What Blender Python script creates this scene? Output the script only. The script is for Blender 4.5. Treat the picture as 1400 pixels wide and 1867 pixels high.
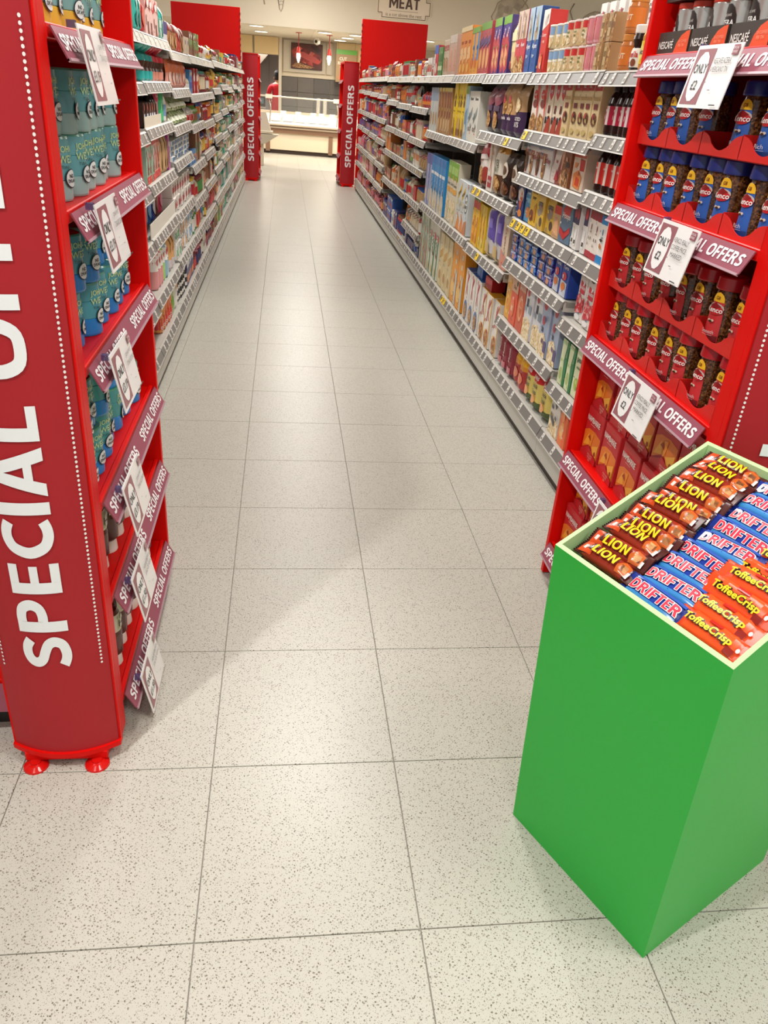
import bpy, math, random
from mathutils import Vector, Matrix
random.seed(7)
for o in list(bpy.data.objects): bpy.data.objects.remove(o)
scene = bpy.context.scene
COL = scene.collection
R = math.radians

# ------------------------------------------------------------------ camera
cam_d = bpy.data.cameras.new('camera'); cam = bpy.data.objects.new('camera', cam_d); COL.objects.link(cam)
cam_d.sensor_fit = 'VERTICAL'; cam_d.sensor_height = 36.0; cam_d.lens = 1417.6 / 1867 * 36
cam_d.clip_start = 0.02; cam_d.clip_end = 100
M = Matrix(((0.9914, -0.0094, -0.1309), (-0.1104, 0.4789, -0.8709), (0.0708, 0.8778, 0.4737)))
cam.matrix_world = Matrix.Translation((0.1652, -0.9833, 1.5203)) @ M.to_4x4()
scene.camera = cam
# ------------------------------------------------------------------ light and exposure
W = bpy.data.worlds.new('world'); scene.world = W; W.use_nodes = True
W.node_tree.nodes['Background'].inputs[0].default_value = (1.0, 0.985, 0.96, 1)
W.node_tree.nodes['Background'].inputs[1].default_value = 0.66
scene.view_settings.view_transform = 'Standard'; scene.view_settings.look = 'None'
scene.view_settings.exposure = -0.29; scene.view_settings.gamma = 1.0; scene.view_settings.use_curve_mapping = False

def area(name, loc, sx, sy, power, col=(1, 0.975, 0.935), target=None):
    d = bpy.data.lights.new(name, 'AREA'); d.shape = 'RECTANGLE'; d.size = sx; d.size_y = sy; d.energy = power; d.color = col
    o = bpy.data.objects.new(name, d); COL.objects.link(o); o.location = loc
    if target is not None:
        o.rotation_euler = (Vector(target) - Vector(loc)).to_track_quat('-Z', 'Y').to_euler()
    return o
for i, y in enumerate((-2.6, 0.6, 3.8, 7.0, 10.2, 13.4, 16.6)):
    area('ceiling_panel', (0.45, y, 3.5), 0.5, 1.5, (74 if y > 9 else 52 if y > 5 else 46) if y > 0 else 34)
for x in (-2.2, 3.2):
    for y in (3.0, 9.0, 15.0): area('ceiling_panel', (x, y, 3.5), 0.5, 1.5, 45)
area('ceiling_panel', (2.4, -1.0, 3.5), 0.8, 1.5, 90)
# the spotlight on the track behind the photographer
sp = bpy.data.lights.new('track_spot', 'SPOT'); sp.energy = 300; sp.spot_size = R(62); sp.spot_blend = 0.35; sp.shadow_soft_size = 0.06; sp.color = (1, 0.98, 0.95)
so = bpy.data.objects.new('track_spot', sp); COL.objects.link(so); so.location = (-1.1, -0.72, 3.6)
so.rotation_euler = (Vector((0.55, 0.75, 0)) - Vector(so.location)).to_track_quat('-Z', 'Y').to_euler()
sp3 = bpy.data.lights.new('aisle_downlight', 'SPOT'); sp3.energy = 170; sp3.spot_size = R(130); sp3.spot_blend = 0.6; sp3.shadow_soft_size = 0.12; sp3.color = (1, 0.98, 0.95)
so3 = bpy.data.objects.new('aisle_downlight', sp3); COL.objects.link(so3); so3.location = (.45, 3.9, 3.5); so3.rotation_euler = (R(-25), 0, 0)
sp2 = bpy.data.lights.new('meat_spot', 'SPOT'); sp2.energy = 380; sp2.spot_size = R(60); sp2.spot_blend = 0.3; sp2.shadow_soft_size = 0.08; sp2.color = (1, 0.93, 0.8)
so2 = bpy.data.objects.new('meat_spot', sp2); COL.objects.link(so2); so2.location = (1.3, 16.4, 3.4)
so2.rotation_euler = (Vector((0.9, 18.6, 0)) - Vector(so2.location)).to_track_quat('-Z', 'Y').to_euler()

# ------------------------------------------------------------------ materials
def lin(h):
    h = h.lstrip('#'); c = [int(h[i:i + 2], 16) / 255 for i in (0, 2, 4)]
    return tuple(x / 12.92 if x <= 0.04045 else ((x + 0.055) / 1.055) ** 2.4 for x in c) + (1,)
_m = {}
def mat(c, rough=0.45, metal=0.0, spec=0.5, coat=0.0, emit=0.0):
    key = (c, rough, metal, spec, coat, emit)
    if key in _m: return _m[key]
    if c.startswith('tex:'): m = texmat(c[4:], rough)
    else:
        m = bpy.data.materials.new('paint_' + c.strip('#')); m.use_nodes = True
        b = m.node_tree.nodes['Principled BSDF']
        b.inputs['Base Color'].default_value = lin(c); b.inputs['Roughness'].default_value = rough; b.inputs['Metallic'].default_value = metal
        b.inputs['Specular IOR Level'].default_value = spec; b.inputs['Coat Weight'].default_value = coat
        if emit: b.inputs['Emission Color'].default_value = lin(c); b.inputs['Emission Strength'].default_value = emit
    _m[key] = m
    return m
TEX = {  # voronoi/noise food pictures: scale, colour stops
    'granola': (90, ['4a2a14', '8a5526', 'c08a48', 'e8c890']), 'choc': (80, ['20100a', '452214', '6a3a20', 'a87850']),
    'oats': (90, ['b08a50', 'd8b880', 'f0dcb4', 'f8f0dc']), 'berry': (80, ['8a0c18', 'c01828', 'd84050', 'f0d8d0']),
    'orange': (45, ['d86410', 'f08a20', 'f8b050', 'fce0b0']), 'greenveg': (50, ['2a5a30', '4a8a50', '8ab080', 'e0d890']),
    'coffee': (260, ['1e0e06', '3e2110', '64391e', '8a5c36']), 'meat': (9, ['1c0a08', '6a1814', 'b03028', 'd87060']),
    'sweets': (70, ['c02030', 'e87090', 'f4c0c8', 'e89030']), 'dots': (60, ['101010', '303030', 'f0f0ea', 'ffffff']),
    'salad': (60, ['3a5a28', '7a9a58', 'b8c890', 'e4e8d0']), 'nuts': (60, ['3a1c10', '7a4a28', 'b08050', 'e0b880']),
    'bluefoil': (70, ['101c50', '1c48a8', '3a88d8', 'a8c8f0']), 'purplefoil': (70, ['201440', '3a2a80', '2860b8', 'b8a0e0']),
    'clearbag': (30, ['2c4a78', '6a88a8', 'b8c0c0', 'a86870']), 'mural': (8, ['9a907e', 'bcb09a', 'd2c6b0', 'e2d6c0']),
}
def texmat(name, rough):
    sc, cols = TEX[name]
    m = bpy.data.materials.new('print_' + name); m.use_nodes = True
    nt = m.node_tree; b = nt.nodes['Principled BSDF']; b.inputs['Roughness'].default_value = rough
    tc = nt.nodes.new('ShaderNodeNewGeometry'); v = nt.nodes.new('ShaderNodeTexVoronoi'); v.inputs['Scale'].default_value = sc
    n = nt.nodes.new('ShaderNodeTexNoise'); n.inputs['Scale'].default_value = sc * 0.6; n.inputs['Detail'].default_value = 3
    mx = nt.nodes.new('ShaderNodeMath'); mx.operation = 'MULTIPLY_ADD'; mx.inputs[1].default_value = 0.55
    sep = nt.nodes.new('ShaderNodeSeparateColor'); rp = nt.nodes.new('ShaderNodeValToRGB')
    nt.links.new(tc.outputs['Position'], v.inputs['Vector']); nt.links.new(tc.outputs['Position'], n.inputs['Vector'])
    nt.links.new(v.outputs['Color'], sep.inputs[0]); nt.links.new(sep.outputs[0], mx.inputs[0])
    sub = nt.nodes.new('ShaderNodeMath'); sub.operation = 'MULTIPLY'; sub.inputs[1].default_value = 0.5
    nt.links.new(n.outputs['Fac'], sub.inputs[0]); nt.links.new(sub.outputs[0], mx.inputs[2])
    nt.links.new(mx.outputs[0], rp.inputs['Fac'])
    e = rp.color_ramp.elements; e[0].position = 0.12; e[0].color = lin(cols[0]); e[1].position = 0.85; e[1].color = lin(cols[3])
    for p, c in ((0.36, cols[1]), (0.6, cols[2])):
        k = e.new(p); k.color = lin(c)
    nt.links.new(rp.outputs['Color'], b.inputs['Base Color'])
    return m
def floor_mat():
    m = bpy.data.materials.new('terrazzo'); m.use_nodes = True; nt = m.node_tree; b = nt.nodes['Principled BSDF']; L = nt.links.new
    g = nt.nodes.new('ShaderNodeNewGeometry')
    def chips(scale, lo, hi, stretch):
        mp = nt.nodes.new('ShaderNodeMapping'); mp.inputs['Scale'].default_value = (scale, scale * stretch, 1); mp.inputs['Rotation'].default_value = (0, 0, scale)
        L(g.outputs['Position'], mp.inputs['Vector'])
        v = nt.nodes.new('ShaderNodeTexVoronoi'); v.voronoi_dimensions = '2D'; v.inputs['Scale'].default_value = 1.0
        L(mp.outputs[0], v.inputs['Vector'])
        s = nt.nodes.new('ShaderNodeSeparateColor'); L(v.outputs['Color'], s.inputs[0])
        # chip radius differs from cell to cell
        rad = nt.nodes.new('ShaderNodeMapRange'); rad.inputs['From Min'].default_value = 0.5; rad.inputs['From Max'].default_value = 1.0
        rad.inputs['To Min'].default_value = lo; rad.inputs['To Max'].default_value = hi; L(s.outputs[0], rad.inputs['Value'])
        lt = nt.nodes.new('ShaderNodeMath'); lt.operation = 'LESS_THAN'; L(v.outputs['Distance'], lt.inputs[0]); L(rad.outputs[0], lt.inputs[1])
        r = nt.nodes.new('ShaderNodeValToRGB'); e = r.color_ramp.elements
        e[0].color = lin('62594e'); e[1].color = lin('a89f92'); k = e.new(0.35); k.color = lin('82786a'); k = e.new(0.7); k.color = lin('908a7e')
        L(s.outputs[1], r.inputs['Fac'])
        return lt.outputs[0], r.outputs['Color']
    n = nt.nodes.new('ShaderNodeTexNoise'); n.inputs['Scale'].default_value = 1.3; L(g.outputs['Position'], n.inputs['Vector'])
    base = nt.nodes.new('ShaderNodeMix'); base.data_type = 'RGBA'; base.inputs[6].default_value = lin('bcb9ae'); base.inputs[7].default_value = lin('c4c1b6'); L(n.outputs['Fac'], base.inputs[0])
    cur = base.outputs[2]
    for sc, lo, hi, st in ((120, 0.0, 0.30, 1.5), (200, 0.0, 0.30, 0.7), (300, 0.0, 0.30, 1.3)):
        f, c = chips(sc, lo, hi, st)
        mx = nt.nodes.new('ShaderNodeMix'); mx.data_type = 'RGBA'; L(f, mx.inputs[0]); L(cur, mx.inputs[6]); L(c, mx.inputs[7]); cur = mx.outputs[2]
    L(cur, b.inputs['Base Color']); b.inputs['Roughness'].default_value = 0.34; b.inputs['Specular IOR Level'].default_value = 0.35
    return m
def wall_mat(c, name, rough=0.6, amt=0.04, scale=3, spec=.5):
    m = bpy.data.materials.new(name); m.use_nodes = True; nt = m.node_tree; b = nt.nodes['Principled BSDF']
    g = nt.nodes.new('ShaderNodeNewGeometry'); n = nt.nodes.new('ShaderNodeTexNoise'); n.inputs['Scale'].default_value = scale; n.inputs['Detail'].default_value = 5
    mx = nt.nodes.new('ShaderNodeMix'); mx.data_type = 'RGBA'; a = lin(c)
    mx.inputs[6].default_value = tuple(x * (1 - amt) for x in a[:3]) + (1,); mx.inputs[7].default_value = tuple(min(1, x * (1 + amt)) for x in a[:3]) + (1,)
    nt.links.new(g.outputs['Position'], n.inputs['Vector']); nt.links.new(n.outputs['Fac'], mx.inputs[0]); nt.links.new(mx.outputs[2], b.inputs['Base Color'])
    b.inputs['Roughness'].default_value = rough; b.inputs['Specular IOR Level'].default_value = spec
    return m
def glass_mat(name, tint, alpha):
    m = bpy.data.materials.new(name); m.use_nodes = True; nt = m.node_tree
    b = nt.nodes['Principled BSDF']; b.inputs['Base Color'].default_value = lin(tint); b.inputs['Roughness'].default_value = 0.05; b.inputs['Alpha'].default_value = alpha
    return m
RED = wall_mat('da0d08', 'red_enamel', 0.38, 0.03, 6, .15)
MAROON = wall_mat('aa262c', 'maroon_print', 0.5, 0.05, 5, .22)
GREEN = wall_mat('28b43e', 'green_card', 0.38, 0.02, 4, .4)
PALEG = wall_mat('b2d498', 'pale_green_card', 0.5, 0.02, 4)
STEEL = wall_mat('b9b6ad', 'grey_steel', 0.4, 0.03, 6)
STRIP = wall_mat('787470', 'ticket_strip', 0.35, 0.03, 8)
BACK = wall_mat('6e675f', 'back_panel', 0.6, 0.04, 4)
FLOOR = floor_mat()
WHITE = mat('f2efe8', 0.5)
CLEAR = glass_mat('clear_acrylic', 'd8b8c0', 0.07)

# ------------------------------------------------------------------ mesh builder
_txt = {}
_one = {}      # vertices in one copy of a thickened text
LIFT = 5e-5
def text_geo(s, bold=0.0):
    k = (s, bold)
    if k in _txt: return _txt[k]
    cu = bpy.data.curves.new('t', 'FONT'); cu.body = s; cu.size = 1; cu.resolution_u = 2; cu.align_x = 'CENTER'
    ob = bpy.data.objects.new('t', cu); me = bpy.data.meshes.new_from_object(ob)
    vs = [(v.co.x, v.co.y) for v in me.vertices]; fs = [tuple(p.vertices) for p in me.polygons]
    bpy.data.objects.remove(ob); bpy.data.curves.remove(cu); bpy.data.meshes.remove(me)
    if not vs: _txt[k] = ([], [], 1); return _txt[k]
    if bold:      # thicken the strokes with shifted copies in the same plane
        n0 = len(vs); _one[k] = n0; nc = 8 if bold >= 0.03 else 4; v2, f2 = [], []
        for k in range(nc):
            dx, dy = bold * math.cos(2 * math.pi * (k + .5) / nc), bold * math.sin(2 * math.pi * (k + .5) / nc)
            v2 += [(x + dx, y + dy) for x, y in vs]; f2 += [tuple(i + k * n0 for i in f) for f in fs]
        vs, fs = v2, f2
    x0, x1 = min(v[0] for v in vs), max(v[0] for v in vs); y0, y1 = min(v[1] for v in vs), max(v[1] for v in vs)
    H = (y1 - y0) or 1
    vs = [((x - (x0 + x1) / 2) / H, (y - (y0 + y1) / 2) / H) for x, y in vs]
    _txt[k] = (vs, fs, (x1 - x0) / H)
    return _txt[k]
# heavy block capitals drawn as strokes, for the signs
def _stroke(pts, t, closed=False, sub=4):
    P = []
    n = len(pts)
    for i in range(n if closed else n - 1):
        g = lambda k: Vector(pts[k % n]) if closed else Vector(pts[max(0, min(n - 1, k))])
        a, b, c, d = g(i - 1), g(i), g(i + 1), g(i + 2)
        for s in range(sub):
            u = s / sub; P.append(.5 * ((2 * b) + (c - a) * u + (2 * a - 5 * b + 4 * c - d) * u * u + (3 * b - a - 3 * c + d) * u ** 3))
    if not closed: P.append(Vector(pts[-1]))
    vs = []; m = len(P)
    for i in range(m):
        d = (P[(i + 1) % m] - P[i - 1]) if closed else (P[min(i + 1, m - 1)] - P[max(i - 1, 0)])
        d.normalize(); nn = Vector((-d.y, d.x)) * t / 2; vs += [tuple(P[i] + nn), tuple(P[i] - nn)]
    return vs, [(2 * i, 2 * i + 1, (2 * i + 3) % (2 * m), (2 * i + 2) % (2 * m)) for i in range(m if closed else m - 1)]
def _rows(f, y0, y1):      # rows of quads between the edges f(y) = (left, right), so that a letter can follow a curved sign
    n = max(1, round((y1 - y0) * 8)); vs = [(x, y0 + (y1 - y0) * i / n) for i in range(n + 1) for x in f(y0 + (y1 - y0) * i / n)]
    return vs, [(2 * i, 2 * i + 1, 2 * i + 3, 2 * i + 2) for i in range(n)]
def _rect(x0, y0, x1, y1): return _rows(lambda y: (x0, x1), y0, y1)
_T = .2; _G = {
    'S': (.64, [_stroke([(.58, .80), (.45, .885), (.29, .895), (.16, .83), (.115, .71), (.18, .60), (.34, .525), (.48, .44), (.535, .31), (.47, .16), (.31, .1), (.17, .11), (.04, .175)], _T)]),
    'P': (.66, [_rect(0, 0, .21, 1), _stroke([(.21, .9), (.34, .9), (.48, .85), (.545, .69), (.48, .53), (.34, .47), (.21, .47)], _T)]),
    'E': (.56, [_rect(0, 0, .21, 1), _rect(.21, .82, .56, 1), _rect(.21, .42, .52, .59), _rect(.21, 0, .56, .18)]),
    'F': (.54, [_rect(0, 0, .21, 1), _rect(.21, .82, .54, 1), _rect(.21, .40, .50, .57)]),
    'C': (.68, [_stroke([(.66, .83), (.52, .89), (.36, .885), (.2, .78), (.11, .5), (.2, .22), (.36, .115), (.52, .11), (.66, .165)], _T)]),
    'I': (.21, [_rect(0, 0, .21, 1)]), 'L': (.54, [_rect(0, 0, .21, 1), _rect(.21, 0, .54, .18)]), 'T': (.62, [_rect(.205, 0, .415, .82), _rect(0, .82, .62, 1)]),
    'A': (.80, [_rows(lambda y: (.27 * y, min(.4, .21 + .264 * y)), 0, 1), _rows(lambda y: (max(.4, .59 - .264 * y), .8 - .27 * y), 0, 1), _rows(lambda y: (.21 + .264 * y, .59 - .264 * y), .22, .38)]),
    'O': (.86, [_stroke([(.43, .9), (.66, .83), (.76, .5), (.66, .17), (.43, .1), (.2, .17), (.1, .5), (.2, .83)], _T, True)]),
    'R': (.70, [_rect(0, 0, .21, 1), _stroke([(.21, .9), (.34, .9), (.48, .86), (.545, .72), (.48, .57), (.34, .51), (.21, .51)], _T), _rows(lambda y: (.49 - .42 * y, .72 - .44 * y), 0, .48)]),
    'N': (.74, [_rect(0, 0, .2, 1), _rect(.54, 0, .74, 1), _rows(lambda y: (max(.2, .54 - .5 * y), min(.54, .70 - .5 * y)), 0, 1)]),
    'D': (.74, [_rect(0, 0, .21, 1), _stroke([(.21, .9), (.36, .9), (.55, .8), (.64, .5), (.55, .2), (.36, .1), (.21, .1)], _T)]),
    'M': (.96, [_rect(0, 0, .2, 1), _rect(.76, 0, .96, 1), _rows(lambda y: (max(.2, .547 - .56 * y), min(.48, .76 - .56 * y)), .12, 1), _rows(lambda y: (max(.48, .2 + .56 * y), min(.76, .413 + .56 * y)), .12, 1)]), ' ': (.2, [])}
def block_geo(s):
    k = ('block', s)
    if k in _txt: return _txt[k]
    vs, fs, x = [], [], 0
    for ch in s:
        w, parts = _G[ch]
        for pv, pf in parts:
            b = len(vs); vs += [(x + a, c - .5) for a, c in pv]; fs += [tuple(i + b for i in f) for f in pf]
        x += w + .1
    w = x - .1; _txt[k] = ([(a - w / 2, c) for a, c in vs], fs, w); return _txt[k]
class MB:
    def __init__(s): s.v = []; s.f = []; s.m = []; s.mats = []; s.sm = []
    def slot(s, m):
        if isinstance(m, str): m = mat(m)
        if m not in s.mats: s.mats.append(m)
        return s.mats.index(m)
    def add(s, vs, fs, m, smooth=False):
        b = len(s.v); s.v += [tuple(v) for v in vs]; k = s.slot(m)
        for f in fs: s.f.append(tuple(i + b for i in f)); s.m.append(k); s.sm.append(smooth)
        return s
    def box(s, x0, y0, z0, x1, y1, z1, m):
        vs = [(x, y, z) for z in (z0, z1) for y in (y0, y1) for x in (x0, x1)]
        return s.add(vs, [(0, 2, 3, 1), (4, 5, 7, 6), (0, 1, 5, 4), (2, 6, 7, 3), (0, 4, 6, 2), (1, 3, 7, 5)], m)
    def bbox(s, x0, y0, z0, x1, y1, z1, m, b=0.003):   # box with its edges eased
        xs = (x0, x1); ys = (y0, y1); zs = (z0, z1); vs = []; idx = {}
        for i in (0, 1):
            for j in (0, 1):
                for k in (0, 1):
                    for a in (0, 1, 2):
                        p = [xs[i], ys[j], zs[k]]; sg = [1 - 2 * i, 1 - 2 * j, 1 - 2 * k]
                        for c in (0, 1, 2):
                            if c != a: p[c] += sg[c] * b
                        idx[(i, j, k, a)] = len(vs); vs.append(p)
        fs = []
        for a in (0, 1, 2):
            o = [c for c in (0, 1, 2) if c != a]
            for e in (0, 1):
                q = []
                for (p, r) in ((0, 0), (1, 0), (1, 1), (0, 1)):
                    t = [0, 0, 0]; t[a] = e; t[o[0]] = p; t[o[1]] = r; q.append(idx[tuple(t) + (a,)])
                fs.append(q if (e == 1) == (a != 1) else q[::-1])
                for r in (0, 1):   # edge strips between the two other axes
                    pass
        for a in (0, 1, 2):       # bevel quads along axis a
            o = [c for c in (0, 1, 2) if c != a]
            for p in (0, 1):
                for r in (0, 1):
                    t0 = [0, 0, 0]; t0[o[0]] = p; t0[o[1]] = r; t1 = list(t0); t1[a] = 1
                    fs.append((idx[tuple(t0) + (o[0],)], idx[tuple(t1) + (o[0],)], idx[tuple(t1) + (o[1],)], idx[tuple(t0) + (o[1],)]))
        for i in (0, 1):
            for j in (0, 1):
                for k in (0, 1): fs.append(tuple(idx[(i, j, k, a)] for a in (0, 1, 2)))
        return s.add(vs, fs, m)
    def quad(s, a, b, c, d, m): return s.add([a, b, c, d], [(0, 1, 2, 3)], m)
    def lathe(s, prof, m, n=14, cx=0, cy=0, bands=None, cap=True, smooth=True):
        # prof: list of (r, z); bands: material per ring
        vs = []
        for r, z in prof:
            for i in range(n):
                a = 2 * math.pi * i / n; vs.append((cx + r * math.cos(a), cy + r * math.sin(a), z))
        for j in range(len(prof) - 1):
            fs = [(j * n + i, j * n + (i + 1) % n, (j + 1) * n + (i + 1) % n, (j + 1) * n + i) for i in range(n)]
            used = [k for f in fs for k in f]
            s._sub(vs, fs, bands[j] if bands else m, smooth)
        if cap:
            s._sub(vs, [tuple(range(n))[::-1]], bands[0] if bands else m, False)
            t = (len(prof) - 1) * n
            s._sub(vs, [tuple(range(t, t + n))], bands[-1] if bands else m, False)
        return s
    def _sub(s, vs, fs, m, smooth):
        ids = sorted({i for f in fs for i in f}); mp = {i: k for k, i in enumerate(ids)}
        s.add([vs[i] for i in ids], [tuple(mp[i] for i in f) for f in fs], m, smooth)
    def tube(s, pts, r, m, n=6):
        pts = [Vector(p) for p in pts]; vs = []
        for k, p in enumerate(pts):
            d = (pts[min(k + 1, len(pts) - 1)] - pts[max(k - 1, 0)]).normalized()
            a = d.cross(Vector((0, 0, 1)))
            if a.length < 1e-3: a = d.cross(Vector((0, 1, 0)))
            a.normalize(); b = d.cross(a)
            for i in range(n):
                t = 2 * math.pi * i / n; vs.append(p + a * r * math.cos(t) + b * r * math.sin(t))
        fs = [(k * n + i, k * n + (i + 1) % n, (k + 1) * n + (i + 1) % n, (k + 1) * n + i) for k in range(len(pts) - 1) for i in range(n)]
        fs += [tuple(range(n))[::-1], tuple(range((len(pts) - 1) * n, len(pts) * n))]
        return s.add(vs, fs, m, True)
    def prism(s, poly, z0, z1, m):
        n = len(poly); vs = [(x, y, z0) for x, y in poly] + [(x, y, z1) for x, y in poly]
        fs = [tuple(range(n))[::-1], tuple(range(n, 2 * n))] + [(i, (i + 1) % n, n + (i + 1) % n, n + i) for i in range(n)]
        return s.add(vs, fs, m)
    def text(s, t, o, right, up, h, m, bold=0.0, maxw=None, maps=None):
        vs, fs, w = text_geo(t, bold); sx = h
        if maxw and w * h > maxw: sx = maxw / w
        o, right, up = Vector(o), Vector(right), Vector(up)
        n1 = _one.get((t, bold), 10 ** 9); nn = right.cross(up)
        return s.add([o + right * (x * sx) + up * (y * h) + nn * (LIFT * (i // n1)) for i, (x, y) in enumerate(vs)], fs, m)
    def xf(s, mt): s.v = [tuple(mt @ Vector(v)) for v in s.v]; return s
    def mesh(s, name):
        me = bpy.data.meshes.new(name); me.from_pydata(s.v, [], s.f)
        for m in s.mats: me.materials.append(m)
        me.polygons.foreach_set('material_index', s.m); me.polygons.foreach_set('use_smooth', s.sm); me.update()
        return me
    def build(s, name, parent=None, loc=(0, 0, 0), rot=(0, 0, 0)): return link(name, s.mesh(name), parent, loc, rot)
def link(name, data, parent=None, loc=(0, 0, 0), rot=(0, 0, 0)):
    o = bpy.data.objects.new(name, data); COL.objects.link(o); o.location = loc; o.rotation_euler = rot
    if parent is not None: o.parent = parent
    return o
def tag(o, label=None, cat=None, group=None, kind=None):
    if label: o['label'] = label
    if cat: o['category'] = cat
    if group: o['group'] = group
    if kind: o['kind'] = kind
    return o
ORD = ['first', 'second', 'third', 'fourth', 'fifth', 'sixth', 'seventh', 'eighth', 'ninth', 'tenth', 'eleventh', 'twelfth', 'thirteenth', 'fourteenth', 'fifteenth', 'sixteenth', 'seventeenth', 'eighteenth', 'nineteenth', 'twentieth']
NUM = ['zero', 'one', 'two', 'three', 'four', 'five', 'six', 'seven', 'eight', 'nine', 'ten', 'eleven', 'twelve', 'thirteen', 'fourteen', 'fifteen', 'sixteen', 'seventeen', 'eighteen', 'nineteen', 'twenty']

# ------------------------------------------------------------------ printed fronts
def decals(mb, surf, w, h, design, curved=False, rough=0.4):
    """design items in fractions of the front; surf(x, z, lift) -> point, x from -w/2 to w/2, z from 0 to h"""
    for li, it in enumerate(design):
        lift = 0.0006 * (li + 1); k = it[0]; m = mat(it[-1] if k != 't' else it[5], rough)
        X = lambda u: (u - 0.5) * w
        if k == 'r':
            _, u0, v0, u1, v1, c = it
            nu = 6 if curved else 1; nv = 5 if curved else 1
            vs = [surf(X(u0 + (u1 - u0) * i / nu), h * (v0 + (v1 - v0) * j / nv), lift) for j in range(nv + 1) for i in range(nu + 1)]
            mb.add(vs, [(j * (nu + 1) + i, j * (nu + 1) + i + 1, (j + 1) * (nu + 1) + i + 1, (j + 1) * (nu + 1) + i) for j in range(nv) for i in range(nu)], m, curved)
        elif k == 'e':
            _, cu, cv, ru, rv, c = it
            n = 14; rings = 3 if curved else 1
            vs = [surf(X(cu), h * cv, lift)]
            for g in range(1, rings + 1):
                q = g / rings
                vs += [surf(X(cu + ru * q * math.cos(2 * math.pi * i / n)), h * (cv + rv * q * math.sin(2 * math.pi * i / n)), lift) for i in range(n)]
            fs = [(0, 1 + i, 1 + (i + 1) % n) for i in range(n)]
            for g in range(1, rings): fs += [(1 + (g - 1) * n + i, 1 + g * n + i, 1 + g * n + (i + 1) % n, 1 + (g - 1) * n + (i + 1) % n) for i in range(n)]
            mb.add(vs, fs, m, curved)
        elif k == 'p':
            _, pts, c = it
            cu = sum(p[0] for p in pts) / len(pts); cv = sum(p[1] for p in pts) / len(pts)
            if curved:
                lo, hi = min(p[1] for p in pts), max(p[1] for p in pts); nr, nc = 10, 6; vs = []
                for j in range(nr + 1):
                    v = lo + (hi - lo) * min(max(j / nr, .002), .998); xs = []
                    for i, p in enumerate(pts):
                        q = pts[(i + 1) % len(pts)]
                        if (p[1] <= v < q[1]) or (q[1] <= v < p[1]): xs.append(p[0] + (q[0] - p[0]) * (v - p[1]) / (q[1] - p[1]))
                    a, b = (min(xs), max(xs)) if xs else (cu, cu)
                    vs += [surf(X(a + (b - a) * i / nc), h * v, lift) for i in range(nc + 1)]
                mb.add(vs, [(j * (nc + 1) + i, j * (nc + 1) + i + 1, (j + 1) * (nc + 1) + i + 1, (j + 1) * (nc + 1) + i) for j in range(nr) for i in range(nc)], m, True)
                continue
            vs = [surf(X(cu), h * cv, lift)] + [surf(X(a), h * b, lift) for a, b in pts]
            n = len(pts); mb.add(vs, [(0, 1 + i, 1 + (i + 1) % n) for i in range(n)], m)
        elif k == 't':
            _, t, cu, cv, hh, c = it[:6]; rot = it[6] if len(it) > 6 else 0; maxw = it[7] if len(it) > 7 else 0.9
            bold = it[8] if len(it) > 8 else 0.02
            vs, fs, tw = text_geo(t, bold); H = hh * h; sx = H
            lim = maxw * (h if abs(rot) == 90 else w)
            if tw * sx > lim: sx = lim / tw
            ca, sa = math.cos(R(rot)), math.sin(R(rot)); P = []
            for x, y in vs:
                a, b = x * sx, y * H; P.append(surf(X(cu) + a * ca - b * sa, h * cv + a * sa + b * ca, lift + LIFT * (len(P) // _one.get((t, bold), 10 ** 9))))
            mb.add(P, fs, m)
def flat(x, z, l): return (x, -l, z)

# ------------------------------------------------------------------ goods: every function returns a proto dict
def proto(name, cat, desc, w, d, h, root, parts=()): return dict(name=name, cat=cat, desc=desc, w=w, d=d, h=h, root=root, parts=list(parts))
def P_carton(desc, w, h, d, body, design=(), name='carton', cat='carton', lod=0, top=None, rough=0.4):
    mb = MB(); g = 0.002
    if lod: mb.box(-w / 2 + g, 0, 0, w / 2 - g, d, h, mat(body, rough))
    else: mb.bbox(-w / 2 + g, 0, 0, w / 2 - g, d, h, mat(body, rough), 0.0018)
    if top: mb.box(-w / 2 + g + .001, .001, h - .002, w / 2 - g - .001, d - .001, h + .0008, mat(top, rough))
    if lod: decals(mb, flat, w - 0.006, h, design, rough=rough); return proto(name, cat, desc, w, d, h, mb.mesh(name))
    pr = MB(); decals(pr, flat, w - 0.006, h, design, rough=rough)
    return proto(name, cat, desc, w, d, h, mb.mesh(name), [('front_print', pr.mesh('front_print'))] if design else [])
def bag_shape(w, h, d, top=0.12):
    def D(x, z):
        u = abs(2 * x / w); v = z / h
        a = max(0, 1 - u ** 3); b = min(1, max(0, (1 - v) / (top * 2.2))) ** 0.7 * min(1, 0.5 + v * 5)
        return d / 2 * (a ** 0.6) * b + 0.002
    return D
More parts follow.
